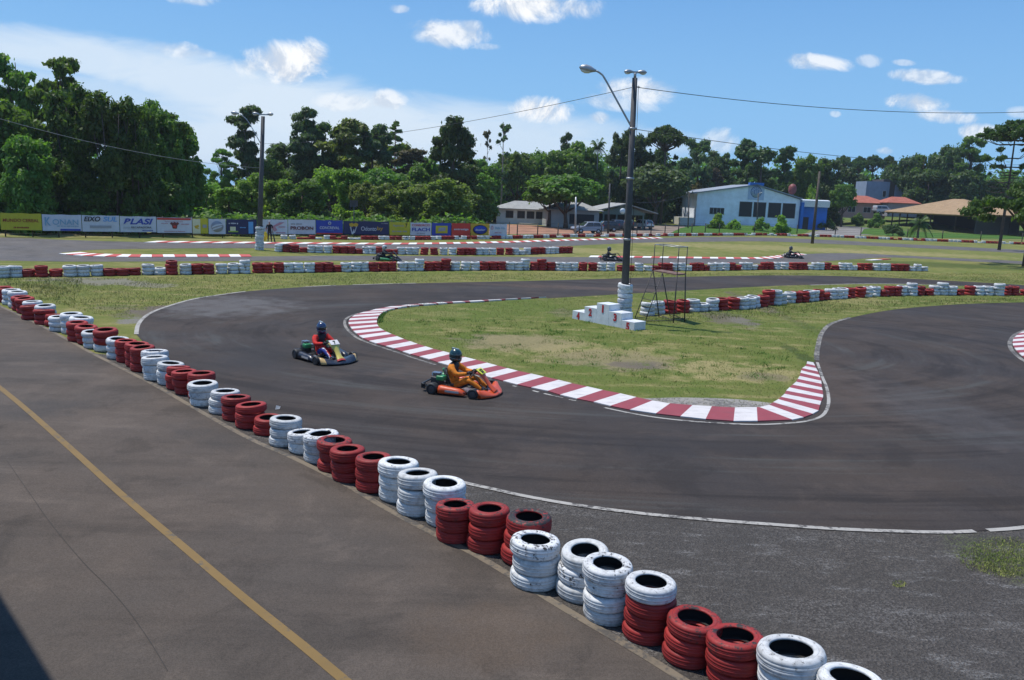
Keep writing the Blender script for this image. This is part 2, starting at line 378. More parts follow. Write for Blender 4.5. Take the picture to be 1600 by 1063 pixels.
NEARLINE = [(700,748),(725,755.5),(770,765.5),(820,776.5),(900,790.5),(1000,803.5),(1100,813),(1200,820.5),(1300,827.5),(1400,831.5),(1480,833),(1560,829),(1600,825.5),(1700,814)]
OUT = [(213,523),(216,508),(228,494.5),(250,483.5),(300,468.5),(350,460.5),(400,454.5),(500,447.5),(600,444.3),(700,442),(800,440),(900,437.5),(1000,434.5),(1100,432.3),(1200,430.8),(1300,431.5),(1400,435),(1500,440),(1600,446),(1720,454),(1850,462)]
near = gl(NEARLINE); outer = gl(OUT)
TRACKPOLY = outer + gl([(2100,500),(2200,620),(2100,740),(1800,800)]) + near[::-1] + gl([(690,772),(600,735),(500,690),(400,642),(300,590),(240,553)])
sheet_obj('race_track', TRACKPOLY, .012, M_TRACK)
IS_TOP = [(855,467),(900,464.5),(1000,458.7),(1100,453),(1200,447.8),(1265,445.8),(1350,443.6),(1430,444.5),(1500,447),(1600,453),(1720,462),(1760,468)]
IS_R = [(1700,471),(1600,473),(1500,476),(1400,484),(1330,497),(1300,507),(1285,520),(1279,540),(1276,562)]
# white kerb blocks: outer/inner start, outer/inner end
KW = [((842,465.7),(842,466.7),(853,465),(853,466)),((814,467),(814,468.6),(828,466.2),(830,467.8)),((790,468.3),(790,470),(807,467.3),(809,469)),((762,469.8),(764,472),(780,468.9),(784,470.8)),((732,471.3),(735,474),(752,470.2),(757,472.8)),((706,472.7),(708,475.3),(720,471.9),(727,474.4)),
 ((680.6,474),(685,477),(692,473.4),(699,475.9)),((653,476),(662,478.8),(668,475),(682,477.2)),((626,478.8),(640,481),(636,477.4),(655,479.2)),((600,482),(622,483.6),(611,480),(636,481.4)),((577.5,487),(606,487.2),(587,484.3),(617,484.6)),
 ((561,491.3),(598,491),(567.5,489),(605,488.2)),((550,496.4),(593,495.5),(554,493.8),(596,492.6)),((545.3,502),(589.6,500.8),(546.8,499.2),(591,498)),((545,508.2),(589,507),(544.6,505),(589,504)),((550,515.4),(591.5,513.2),(547.5,512.2),(589.6,510.4)),((557,522.5),(600,519.8),(552.2,518.6),(594,516.3)),
 ((567.5,530),(612,525.5),(561,526),(604.5,522.3)),((588,538.3),(631,533.4),(577,534.3),(620.6,529)),((615.5,546),(652.5,541.2),(603,542.3),(641,537)),((641,555),(677,549),(629,550.8),(665,545)),((671,563.3),(706,556.5),(655.5,558.8),(693,552.8)),((702,573),(744,566.3),(684,567.8),(727,562)),
 ((734,582.5),(777,575.4),(717,577.7),(761,571)),((768,592.2),(809,583.8),(751,587.4),(793,579.5)),
 ((808,602.8),(850,592.8),(786,597),(830,588.2)),((856,612.8),(893.4,603.4),(830,607.4),(872.7,598)),((901,625),(941.6,614),(875,618.8),(917.5,608.5)),((953.6,636.3),(994,625.3),(927.4,630),(969,619.4)),((1024.7,648.3),(1046.6,635.2),(984,642.4),(1019,630.8)),
 ((1102.5,657),(1111.8,639.8),(1063,652.7),(1081.6,638)),((1183.5,660),(1182,641.2),(1146,660),(1148,641.6)),((1255.5,654.3),(1201.5,637.5),(1237.5,658),(1186,641)),((1278.8,643.5),(1215.8,628.5),(1269.8,648.8),(1207.5,633.3)),
 ((1283,629),(1225.5,620),(1281,635),(1220,624.8)),((1286,618.8),(1233,609.8),(1285.8,623.4),(1227.8,615)),((1284,607.5),(1243.5,600.8),(1285,612),(1238,605.6)),((1283,597),(1249,591.8),(1283.5,601.8),(1246,596.3)),((1280,587.7),(1251.5,582.8),(1281.5,591.8),(1250.4,586.8)),((1275,577),(1258,576),(1278,582.5),(1253,579.3)),((1270.5,568),(1260.8,568.5),(1273.5,573.3),(1260,572.3))]
KW = [(w[2], w[3], w[0], w[1]) if i < 14 and False else w for i, w in enumerate(KW)]
seq = []                                 # ordered cross sections from the far tip round to the right tip
for i, w in enumerate(KW):
    a, b_ = (w[0], w[1]), (w[2], w[3])
    # pick order so that the chain advances
    if seq:
        lastp = Vector(seq[-1][0]);
        if (Vector(a[0])-lastp).length > (Vector(b_[0])-lastp).length: a, b_ = b_, a
    else: a, b_ = b_, a
    seq += [a, b_]
def kerb_obj(name, seq, h0=.035, h1=.075):
    b = MB(); S = [(G(*o), G(*i)) for o, i in seq]
    for k in range(len(S)-1):
        o1, i1 = S[k]; o2, i2 = S[k+1]; n = 4; vs = []
        for j in range(n+1):
            t = j/n; o = o1.lerp(o2, t); i_ = i1.lerp(i2, t)
            zz = .024
            vs += [(o.x, o.y, .0), (o.x, o.y, h0), (i_.x, i_.y, h1), (i_.x, i_.y, .0)]
        fs = []
        for j in range(n):
            q = 4*j
            fs += [[q, q+4, q+5, q+1], [q+1, q+5, q+6, q+2], [q+2, q+6, q+7, q+3]]
        fs += [[0, 1, 2, 3], [4*n+3, 4*n+2, 4*n+1, 4*n]]
        b.add(vs, fs, 0 if k % 2 == 0 else 1)
    return tag(b.build(name, [M_KW, M_KR]), kind='structure')
kerb_obj('track_kerb', seq)
kout = [G(*o) for o, i in seq]; kin = [G(*i) for o, i in seq]
ISPOLY = gl(IS_TOP) + gl(IS_R) + kout[::-1]
sheet_obj('island_lawn', ISPOLY, .016, MI)
sheet_obj('concrete_apron', [G(*p) for p in [(1000,624),(1060,622.5),(1105,623),(1150,625),(1200,630.5),(1212,632),(1200,640),(1184,643),(1147,643),(1105,641),(1046,637)]], .020, M_CONC)
# short kerb on the right edge of the frame
seqr = [((x, y), (1640, y-1)) for x, y in ((1597,520),(1592,522.5),(1588,525.5),(1585,528.5),(1583,531.5),(1582,535),(1582,538),(1583,541.5),(1585,545),(1588,549),(1592,553),(1597,557.5),(1603,562),(1610,567))]
seqr = [(o, (1600+k*1.5+12, i[1])) for k, (o, i) in enumerate(seqr)]
kerb_obj('track_kerb', seqr)
sheet_obj('infield_grass', [G(1598,516), G(1640,512), G(1800,512), G(1900,560), G(1750,590), G(1625,572)], .016, MI)
strip('edge_line', gl([(1610,514),(1600,517.5),(1588,522.5),(1581,529),(1577.5,537),(1580,547),(1588,556),(1600,565),(1615,573)]), .14, .0205, M_WORNLINE)
# painted lines
strip('edge_line', near, .11, .017, M_WLINE, dash=lambda i: not (36 < i and rng.random() < .22))
strip('edge_line', outer[:36], .13, .017, M_WLINE, dash=lambda i: i < 24 or rng.random() < .6)
strip('edge_line', gl([(1265,446.2),(1350,444),(1430,445),(1500,447.4)]), .16, .021, M_WLINE, dash=lambda i: rng.random() < .75)
strip('edge_line', gl([(580,487),(556,491.5),(542,498),(538.5,505),(541,513),(549,522),(562,531),(585,540),(610,548),(645,560),(680,571)]), .10, .017, M_WORNLINE)
strip('edge_line', gl([(740,587),(786,600),(815,607),(850,616),(880,623),(920,632),(953,640),(1000,649.5),(1050,656.5),(1109,661.5),(1180,664.5),(1237,662),(1268,657.5),(1286,649.5),(1293.5,636),(1294.5,622),(1291,605),(1284,588),(1277,567)]), .08, .017, M_WLINE, dash=lambda i: i > 24 or rng.random() < .5)
strip('edge_line', gl([(1276,564),(1276,555),(1278,542),(1284,521),(1299,506.5),(1328,497)]), .16, .0205, M_WORNLINE)
strip('pit_lane_line', gl([(-120,515),(0,606.5),(95,688),(189,773),(284,853.5),(379,934),(473,1010),(535,1062),(640,1150)]), .115, .0125, M_YLINE)
strip('pit_edge_joint', edge, .11, .0125, M_EDGE)
# crack along the pit lane
strip('pavement_crack', gl([(10,720),(45,770),(80,820),(130,880),(165,915),(200,955),(235,1005),(262,1050)], n=6), .008, .0125, M('crack_tar', (.035,.03,.027), .9))
# upper tracks
T1T = [(-200,370),(0,372),(100,375),(200,378),(400,380),(600,382),(800,378.6),(900,375.4),(1000,373),(1100,370.6),(1200,371.5),(1300,375.5),(1400,381),(1500,386),(1600,391),(1800,402)]
T1B = [(1800,408),(1600,396),(1500,391),(1400,386),(1300,381.5),(1200,377.5),(1100,378),(1000,379.5),(900,384),(800,388),(600,389.5),(400,388),(250,388.8),(150,390.5),(95,395)]
T2T = [(100,397.5),(250,400.3),(400,401),(500,400),(600,400),(800,401.5),(900,402),(1000,402.6),(1200,404.5),(1262,397),(1330,396),(1400,399),(1500,404),(1600,408.5),(1800,420)]
T2B = [(1800,426),(1600,413),(1500,408),(1400,402.6),(1340,405),(1250,411.3),(1200,412),(1100,413),(1000,412),(800,409.5),(600,407.5),(400,408),(200,409),(100,409),(0,407.5),(-200,404)]
sheet_obj('upper_track', gl(T1T, n=3)+gl(T1B, n=3)+gl(T2T, n=3)+gl(T2B, n=3), .006, M_TRACK2)
M_KR2 = paint_mat('bright_kerb_red', (.50,.09,.08), .3, (.3,.12,.1)); M_KW2 = paint_mat('bright_kerb_white', (.80,.76,.72), .28, (.4,.36,.34))
def flatkerb(pix, wdt, blk, side=1, slant=0.0, name='track_kerb'):
    P = gl(pix, n=8); b = MB(); L = [0]
    for i in range(1, len(P)): L.append(L[-1] + (P[i]-P[i-1]).length)
    def pt(s):
        s = max(0, min(L[-1]-1e-4, s))
        i = max(k for k in range(len(L)) if L[k] <= s); i = min(i, len(P)-2); t = (s-L[i])/(L[i+1]-L[i]); d = (P[i+1]-P[i]).normalized()
        return P[i].lerp(P[i+1], t), Vector((-d.y, d.x, 0))*side
    n = int(L[-1]/blk)
    for k in range(n):
        a, na = pt(k*blk); c, nc = pt((k+1)*blk); a2, nb = pt(k*blk+slant); c2, nd = pt((k+1)*blk+slant)
        q = [a, c, c2+nd*wdt, a2+nb*wdt]
        b.add([(v.x, v.y, .04 if j < 2 else .07) for j, v in enumerate(q)] + [(v.x, v.y, 0) for v in q], [[0,1,2,3],[0,4,5,1],[1,5,6,2],[2,6,7,3],[3,7,4,0]], k % 2)
    return tag(b.build(name, [M_KW2, M_KR2]), kind='structure')
flatkerb([(92,397.2),(130,400.5),(200,402.3),(300,402.2),(402,402)], 1.4, .66, 1, .1)
flatkerb([(225,379.5),(300,380.2),(400,381.2),(500,382),(600,382.6),(700,381.8),(800,379.6),(900,376.3),(1000,373.8),(1042,372.8)], 1.3, .80, 1, .9)
flatkerb([(920,402.6),(1000,403.4),(1100,404.6),(1180,405.2),(1215,404),(1262,398)], 1.1, .78, 1, .7)
flatkerb([(1352,406.8),(1372,405.4),(1392,404)], .7, 2, -1, 0)
# ------------------------------------------------------------------ tyres
def tyre_paint(name, col, t_lo, dirt=(.10,.085,.07), top=.0, red=False, sat=0):
    m, t, b = newmat(name); tc = t.new('ShaderNodeTexCoord').outputs['Object']
    rnd = t.new('ShaderNodeObjectInfo').outputs['Random']; geo = t.new('ShaderNodeNewGeometry')
    v = t.vmath('ADD', tc, t.comb(t.math('MULTIPLY', rnd, 37.0), t.math('MULTIPLY', rnd, 91.0), t.math('MULTIPLY', rnd, 53.0)))
    n = t.noise(v, 5.5, 8, .74); n2 = t.noise(v, 4, 3); ang = t.noise(t.mapping(v, sc=(4, 4, 26)), 2.0, 3, .6)
    upz = t.xyz(geo.outputs['Normal'])[2]
    w = t.math('ADD', n, t.math('MULTIPLY', t.ramp(upz, .2, .8), top))
    w = t.math('ADD', w, t.math('MULTIPLY_ADD', n2, .3, -.15))
    w = t.math('ADD', w, t.math('MULTIPLY_ADD', rnd, .10, -.05))
    c = t.mix(t.math('MULTIPLY', t.ramp(n2, .35, .7), .6), col, tuple(x*.74 for x in col))
    hs = t.new('ShaderNodeHueSaturation'); t.put(hs.inputs['Value'], t.math('MULTIPLY_ADD', rnd, .3, .84)); t.put(hs.inputs['Color'], c); c = hs.outputs[0]
    c = t.mix(t.ramp(ang, .52, .75, 0, .35), c, dirt); c = t.mix(t.ramp(n2, .50, .68, 0, .2), c, dirt)
    c = t.mix(t.ramp(w, t_lo-.035, t_lo+.035), c, (.028, .027, .028))
    low = t.xyz(t.new('ShaderNodeNewGeometry').outputs['Position'])[2]
    c = t.mix(t.math('MULTIPLY', t.ramp(low, .09, .0), t.ramp(n2, .3, .7, .1, .6)), c, dirt)
    setb(t, b, c, t.ramp(n, .3, .7, .5, .75), 0, .35, t.bump(t.math('ADD', n, t.math('MULTIPLY', ang, .5)), .25, .006)); return m
TM = {'w': tyre_paint('white_tyre_paint', (.60,.61,.61), .69, top=.02), 'p': tyre_paint('peeling_white_paint', (.60,.61,.62), .635, top=.05),
      'r': tyre_paint('red_tyre_paint', (.31,.024,.021), .72, dirt=(.16,.03,.03)), 'q': tyre_paint('worn_red_paint', (.27,.022,.020), .64, dirt=(.14,.05,.045), top=.07),
      'g': tyre_paint('greyed_red_paint', (.28,.018,.017), .66, dirt=(.2,.1,.09), top=.20)}
RUB = M('tyre_rubber', (.016,.015,.015), .8, 0, .3, 20)
def tyre_prof(lod):
    if lod == 0:
        p = [(.60,-.24,0),(.63,-.29,0),(.72,-.31,0),(.775,-.318,0),(.785,-.306,0),(.80,-.306,0),(.81,-.318,0),(.86,-.30,0),(.93,-.275,0),(.97,-.225,0),(.992,-.155,0),(.986,-.145,0),(.986,-.130,0),(1.0,-.12,0),(1.0,-.04,0),(.991,-.035,0),(.991,-.015,0),(1.0,-.01,0)]
        q = [(r_, -z, m) for r_, z, m in p[::-1]]
        return p + q + [(.66,.20,1),(.80,.24,1),(.93,.19,1),(.945,0,1),(.93,-.19,1),(.80,-.24,1),(.66,-.20,1)]
    return [(.62,-.28,0),(.90,-.30,0),(1.0,-.15,0),(1.0,.15,0),(.90,.30,0),(.62,.28,0),(.66,.2,1),(.93,.12,1),(.93,-.12,1),(.66,-.2,1)]
def tyre_mesh(lod, key, seg, var=0):
    b = MB(); pr = tyre_prof(lod)
    hole = [1.0, 1.06, .94][var]
    prof = [((1-(1-r_)*(hole if r_ < .9 else 1)), z) for r_, z, _ in pr]; mis = [m for _, _, m in pr]; mis[len(pr)//2 if lod else 27] = mis[len(pr)//2 if lod else 27]
    b.lathe(prof, seg=seg, closed=True, mis=mis)
    if lod == 0:                         # faint tread blocks: nudge alternate columns at the shoulder
        for i, (x, y, z) in enumerate(b.v):
            k = i % seg; j = i//seg
            if pr[j][2] == 0 and .93 < pr[j][0] < .99 and k % 2: b.v[i] = (x*.992, y*.992, z)
    return b.mesh('tyre', [TM[key], RUB], True)
TME = {}
def tmesh(key, lod, var=0):
    k = (key, lod, var)
    if k not in TME: TME[k] = tyre_mesh(lod, key, 40 if lod == 0 else 18, var)
    return TME[k]
# front row: hole centre px, py, tyre width px, colours from the bottom up
FRONT = [(1331,1063,98,'www'),(1239,1015,104,'wwp'),(1147,997,88,'rrq'),(1067,970,88,'rrq'),(1011,908,84,'rrrp'),(953,880,80,'wwwp'),(903,857,80,'wpw'),(849,843,79,'wwp'),(813,808,74,'rrg'),(773,797,67,'rrq'),
 (715,784,60,'rrq'),(690,753,68,'www'),(656,739,64,'www'),(623,720,62,'www'),(588,713,57,'rrq'),(542,701,57,'rrr'),(525,688,54,'rrq'),(510,676.6,55,'wwp'),(473,675,48,'wp'),(447.5,653,50,'www'),(416,652,47,'rr'),(392,636,49,'rrr'),
 (367,624,46,'rrq'),(347,612.7,46,'wwp'),(319,597.6,46,'wpw'),(312,584,43,'rrr'),(293,580,40,'rrr'),(279,573,36,'rrr'),(262,567,41,'pww'),(246,558,38,'www'),(244,549,41,'wwp'),(223,543,36,'rrr'),(216,534,37,'rrr'),(194,532,32,'rrr'),
 (186,529,36,'wwp'),(163,515.6,37,'wrr'),(147,519,32,'www'),(137,510,33,'rrr'),(124,503,33,'rrr'),(125,496,33,'www'),(98,494,33,'www'),(104,490,31,'www'),(81,492,28,'rr'),(72,484,31,'rrr'),(57,483,30,'rrr'),(64,477,30,'www'),(51,471,28,'www'),(40,466,30,'rrr'),
 (32,463,29,'rrr'),(26,456,28,'www'),(16,453,27,'www'),(9,450,26,'rrr'),(3,447,25,'rrr')]
def stack_row(segs, line, per, tall=(), jitter=.05):
    """segs: (x0, x1, colour); line: base pixels; one stack about every .61 m"""
    xs = [p[0] for p in line]; ys = [p[1] for p in line]; out = []
    for x0, x1, c in segs:
        a = G(x0, float(np.interp(x0, xs, ys))); b_ = G(x1, float(np.interp(x1, xs, ys))); L = (b_-a).length
        n = max(1, round(L/.60))
        for k in range(n):
            p = a.lerp(b_, (k+.5)/n) + Vector((random.uniform(-.03, .03), random.uniform(-jitter, jitter)*2+.30, 0))
            x = x0 + (x1-x0)*(k+.5)/n; h = per
            if random.random() < .16: h -= 1
            for tx, th in tall:
                if abs(tx-x) < 9: h = th
            out.append((p, .30, [random.choice({'w':'wwwp','r':'rrrq'}[c]) for _ in range(max(1, h))]))
    return out
def alt(bounds, first, cs='wr'):
    o = []; i = cs.index(first)
    for k in range(len(bounds)-1): o.append((bounds[k], bounds[k+1], cs[(i+k) % 2]))
    return o
R3 = alt([-2,26,93,156,216,256,296,332,333,333.5][:1]+[], 'w') + [(-10,26,'w'),(27,93,'r'),(96,156,'w'),(157,216,'r'),(216,256,'w'),(257,276,'r'),(277,296,'w'),(297,332,'r'),(333,390,'w'),(392,441,'r'),(441,488,'w'),(488,531,'r'),(532,575,'w'),(576,619,'r'),(619,661,'w'),(662,702,'r'),(703,749,'w'),(750,790,'r'),(790,827,'w'),(828,867,'r'),(867,903,'w'),(903,934,'r'),(934,964,'w'),(964,992,'r'),(992,1020,'w'),(1020,1050,'r'),(1050,1081,'w'),(1081,1109,'r'),(1109,1139,'w'),(1139,1158,'r'),(1158,1184,'w'),(1184,1209,'r'),(1209,1235,'w'),(1235,1262,'r'),(1262,1288,'w'),(1288,1313,'r'),(1313,1340,'w'),(1340,1366,'r'),(1366,1393,'w'),(1393,1421,'r'),(1421,1451,'w')]
L3 = [(-10,435),(0,434.5),(100,433),(200,431),(300,429.5),(400,427.5),(500,426),(600,424.5),(700,423.5),(800,423),(900,424),(1000,424.3),(1100,423.8),(1200,422),(1300,422.3),(1450,424.4)]
R4 = [(1003,1040,'w'),(1041,1076,'r'),(1077,1122,'w'),(1122,1156,'r'),(1156,1186,'w'),(1187,1207,'r'),(1207,1241,'w'),(1241,1261,'r'),(1261,1277,'w'),(1277,1296,'r'),(1296,1322,'w'),(1322,1351,'r'),(1351,1377,'w'),(1377,1408,'r'),(1408,1431,'w'),(1431,1460,'r'),(1460,1494,'w'),(1494,1527,'r'),(1527,1569,'w'),(1569,1625,'r')]
L4 = [(990,497),(1005,495),(1040,491.5),(1080,489),(1120,487),(1160,485),(1200,479),(1240,474.5),(1280,470.5),(1320,467),(1360,465),(1400,463.5),(1450,462.5),(1500,462.5),(1550,463),(1625,463)]
R2 = [(426,440,'w'),(440,478,'r'),(478,517,'w'),(518,566,'r'),(566,586,'w'),(587,620,'r'),(621,653,'w'),(654,685,'r'),(685,714,'w'),(714,743,'r'),(743,774,'w'),(775,801,'r'),(801,829,'w'),(829,850,'r'),(850,872,'w'),(872,892,'r')]
L2 = [(426,394),(500,396),(600,398),(700,399),(800,399),(892,396)]
b1 = [436,463,491,515,541,563,590,607,628,648,672,688,708,727,745,763,782,800,815,832,847,857,868,879,890,902,914,927,938,950,960,972,985,993,1004,1013,1023,1032,1043,1052,1061,1071,1080,1090,1099,1112,1128,1145,1163,1180,1198,1214,1230,1247,1264,1281,1300,1320,1337,1355,1373,1391,1410,1428,1447,1465,1484,1503,1522,1541,1565,1585,1610]
R1 = alt(b1[:18], 'w') + alt(b1[17:34], 'r')[0:] + alt(b1[33:], 'r')
L1 = [(436,374),(550,375),(650,375.5),(800,373.6),(900,371),(1000,370),(1100,368.8),(1200,368.3),(1300,371),(1400,375.3),(1500,379),(1610,383)]

stacks = []                             # row, position, radius, colours bottom-up
fr = []
for px, py, w, cols in FRONT:
    n = len(cols); z = n*.18 - .02; p = G(px, py, z); rad = max(.27, min(.335, w/scale_at(p)/2))
    fr.append([Vector((p.x, p.y, 0)), rad, list(cols)])
FX = np.array([f[0].x for f in fr]); FYY = np.array([f[0].y for f in fr]); PC = np.polyfit(FX, FYY, 4); DC = np.polyder(PC)
for f in fr:                            # even the row out: a gently curving line
    p = f[0]; res = p.y - float(np.polyval(PC, p.x)); d = Vector((p.x, p.y, 0)).normalized()
    t = -.75*res/(d.y - float(np.polyval(DC, p.x))*d.x); f[0] = p + d*max(-1.2, min(1.2, t)); f[1] = max(.275, min(.318, f[1]))
for _ in range(60):                     # neighbours touch, they do not overlap
    for i in range(len(fr)):
        for j in range(i+1, min(len(fr), i+5)):
            d = fr[j][0]-fr[i][0]; need = (fr[i][1]+fr[j][1])*.975; L = d.length
            if L < need:
                d = d.normalized() if L > 1e-3 else Vector((1, 0, 0)); mv = d*(need-L)*.5; fr[i][0] -= mv; fr[j][0] += mv
for f, (px, py, w, cols) in zip(fr, FRONT):
    f.append(max(.155, min(.205, (z_at(f[0], py)+.015)/len(cols))))
stacks += [('front', *s) for s in fr]
stacks += [('inner', *s, .18) for s in stack_row(R4, L4, 3, tall=((1425,4),(1478,4),(1205,4),(1560,4)))]
stacks += [('middle', *s, .18) for s in stack_row(R3, L3, 3, tall=((267,4),(379,4),(652,4),(695,4),(820,4),(848,4),(8,3),(40,2),(545,3)))]
stacks += [('marshal', *s, .18) for s in stack_row(R2, L2, 3, tall=((560,2),(612,2)))]
stacks += [('fence', *s, .18) for s in stack_row(R1, L1, 2)]
ONES = ['', 'first', 'second', 'third', 'fourth', 'fifth', 'sixth', 'seventh', 'eighth', 'ninth', 'tenth', 'eleventh', 'twelfth', 'thirteenth', 'fourteenth', 'fifteenth', 'sixteenth', 'seventeenth', 'eighteenth', 'nineteenth']
TENS = {2: 'twent', 3: 'thirt', 4: 'fort', 5: 'fift', 6: 'sixt', 7: 'sevent', 8: 'eight', 9: 'ninet'}
def ordn(n):
    if n > 99: return 'hundred and ' + ordn(n-100) if n > 100 else 'hundredth'
    if n < 20: return ONES[n]
    t, o = divmod(n, 10); return TENS[t]+'ieth' if o == 0 else TENS[t]+'y-'+ONES[o]
ROWS = {'front': ('front row', 'tyres in the front barrier along the pit lane'), 'inner': ('row behind the tower', 'tyres in the barrier beside the island'), 'middle': ('middle row', 'tyres in the long middle barrier'),
        'marshal': ('row beside the marshal', 'tyres in the short barrier'), 'fence': ('row below the banners', 'tyres in the far barrier')}
LOOK = {'w': 'white', 'p': 'peeling white', 'r': 'red', 'q': 'worn red', 'g': 'grey-topped red'}
cnt = {}; allt = []
for row, p, rad, cols, sh in stacks: cnt[row] = cnt.get(row, 0) + 1
seen = {}
for row, p, rad, cols, sh in stacks:
    seen[row] = seen.get(row, 0) + 1; i = seen[row]; n = cnt[row]
    if row == 'front': end, k = ('near end', i) if i <= n-i+1 else ('far end', n-i+1)
    else: end, k = ('left end', i) if i <= n-i+1 else ('right end', n-i+1)
    z = 0; off = Vector((0, 0, 0)); N = len(cols)
    for l, c in enumerate(cols):
        lv = 'single' if N == 1 else {0: 'bottom', N-1: 'top'}.get(l, 'middle' if N == 3 else ('lower' if l == 1 else 'upper'))
        lab = f"{LOOK[c]} {lv} tyre of the {ordn(k)} stack from the {end}, {ROWS[row][0]}"
        r2 = rad*random.uniform(.94, 1.03); h = sh*(1 if row != 'front' else random.uniform(.96, 1.05))
        off = off + Vector((random.uniform(-.03, .03), random.uniform(-.03, .03), 0))
        allt.append([row, p + off + Vector((0, 0, z + h/2)), r2, h, c, lab, (p-CAM).length, l, N, r2]); z += h*.985
allt.sort(key=lambda a: a[6])
NIND = 280
for i, (row, p, rad, h, c, lab, d, l, N, _) in enumerate(allt[:NIND]):
    near_ = d < 24
    o = bpy.data.objects.new('tyre', tmesh(c, 0 if near_ else 1, i % 3 if near_ else 0)); COL.objects.link(o)
    o.location = p; s = rad; tl = .02 if l < N-1 else .045
    o.scale = (s*random.uniform(.98, 1.02), s*random.uniform(.98, 1.02), h/.615)
    o.rotation_euler = (random.gauss(0, tl), random.gauss(0, tl), random.uniform(0, 6.28))
    tag(o, lab, 'tyre', ROWS[row][1])
rest = MB(); pr = tyre_prof(1)[:6] + [(.70,.15,1),(.70,-.15,1)]
slot = {'w': 0, 'p': 1, 'r': 2, 'q': 3, 'g': 3}
for row, p, rad, h, c, lab, d, l, N, _ in allt[NIND:]:
    rot = Matrix.Rotation(random.gauss(0, .03), 3, 'X') @ Matrix.Rotation(random.gauss(0, .03), 3, 'Y') @ Matrix.Rotation(random.uniform(0, 6), 3, 'Z')
    b0 = len(rest.v); rest.lathe([(r_*rad, z*h/.615) for r_, z, _ in pr], p, 14, rot=rot, closed=True, mis=[slot[c]]*5+[4]*3)
o = rest.build('tyre_barrier', [TM['w'], TM['p'], TM['r'], TM['q'], RUB]); tag(o, 'long distant barriers of small red and white painted tyre stacks', 'tyre barrier', kind='stuff')

def wrap_tyres(base, axis, n, rad, lab, grp, key='wwwwwwp', hh=.185):
    q = Vector((0, 0, 1)).rotation_difference(axis)
    for k in range(n):
        o = bpy.data.objects.new('tyre', tmesh(random.choice(key), 0, 0)); COL.objects.link(o)
        o.location = base + axis*(hh*(k+.5)) + Vector((random.uniform(-.03, .03), random.uniform(-.03, .03), 0)); o.scale = (rad, rad, hh/.61)
        o.rotation_euler = (q @ Vector((0, 0, 1)).rotation_difference(Vector((random.gauss(0, .05), random.gauss(0, .05), 1)))).to_euler()
        tag(o, f"white tyre {['at the very bottom', 'second from the bottom', 'third from the bottom', 'fourth from the bottom', 'fifth from the bottom', 'sixth from the bottom', 'seventh from the bottom', 'eighth from the bottom', 'ninth from the bottom'][k] if k < n-1 else 'at the very top'} of the column {lab}", 'tyre', grp)

# ------------------------------------------------------------------ poles and cables
POLE = M('pole_concrete', (.07,.068,.07), .8, 0, .25, 3); GALV = M('galvanised_steel', (.36,.37,.38), .45, .6, .15); LENS = M('lamp_glass', (.62,.63,.62), .15, 0, .1, 6, .7)
WOODP = M('pole_timber', (.085,.068,.055), .85, 0, .3, 4); BLACKC = M('cable_black', (.02,.02,.022), .6)
def pole_thing(name, pb, pt, r0, r1, label, cat='lamp post', base_mat=POLE, square=False, grp=None):
    b_ = G(*pb); D = b_.y; top = AT(pt[0], pt[1], D)
    e = thing(name, b_, 0, label, cat, grp); ax = (top-b_)
    m = MB(); m.tube([Vector((0, 0, -.1)), ax*.5, ax], [r0, (r0+r1)/2, r1], 12 if not square else 4)
    m.build('pole', base_mat, e); return e, b_, ax
def lamp_head(m, c, d, s=1.0, mi=(0, 1)):            # cobra-head luminaire along direction d
    d = d.normalized(); q = Vector((1, 0, 0)).rotation_difference(d).to_matrix()
    pts = [c + d*x*s for x in (0, .1, .25, .42, .58, .66)]
    m.tube(pts, [.035*s, .07*s, .13*s, .15*s, .10*s, .02*s], 10, mi[0])
    m.tube([c + d*x*s + Vector((0, 0, -.05*s)) for x in (.18, .26, .42, .56, .62)], [.02*s, .10*s, .13*s, .09*s, .02*s], 10, mi[1])
e1, p1, ax1 = pole_thing('lamp_post', (974,503), (992,122), .155, .095, 'tall dark lamp post wrapped in white tyres behind the podium')
k = ax1.length
m = MB(); top = ax1; m.tube([top*1.0, top + Vector((0, 0, .18))], .05, 8); m.box(top + Vector((0, 0, .2)), (.62, .08, .06)); m.build('bracket', GALV, e1)
for sx in (-1, 1):
    m = MB(); lamp_head(m, top + Vector((sx*.06, 0, .22)), Vector((sx, -.15, -.06)), .55); m.build('floodlight', [GALV, LENS], e1)
a0 = ax1*.80; tip = AT(932, 111, p1.y) - p1; mid_ = AT(945, 123, p1.y)-p1
m = MB(); m.tube(smooth([a0, a0.lerp(mid_, .5), mid_, (mid_+tip)/2+Vector((0,0,.04)), tip], 4), .035, 8); arm = m.build('arm', GALV, e1)
m = MB(); lamp_head(m, tip, AT(906, 105, p1.y)-p1-tip, .98); m.build('street_light', [GALV, LENS], arm)
m = MB(); m.tube([ax1*.97 + Vector((.14, -.05, 0)), ax1*.6 + Vector((.16, -.14, 0)), ax1*.14 + Vector((.18, -.2, 0))], .009, 6); m.tube([ax1*.965, ax1*.965+Vector((.2,0,0))], .02, 6); m.build('wire', BLACKC, e1)
m = MB()
for f in (.80, .60, .35): m.lathe([(.15, -.04), (.155, -.04), (.155, .04), (.15, .04)], ax1*f, 12)
m.build('clamp', GALV, e1)
wrap_tyres(p1, ax1.normalized(), 8, .29, 'round the tall central lamp post', 'white tyres round the central lamp post')
e2, p2, ax2 = pole_thing('lamp_post', (405,391), (411,182), .20, .13, 'lamp post with white tyres behind the standing marshal')
m = MB(); m.box(ax2 + Vector((0, 0, .12)), (1.0, .1, .08)); m.build('bracket', GALV, e2)
for sx in (-1, 1):
    m = MB(); lamp_head(m, ax2 + Vector((sx*.25, 0, .15)), Vector((sx, -.1, .05)), .75); m.build('floodlight', [GALV, LENS], e2)
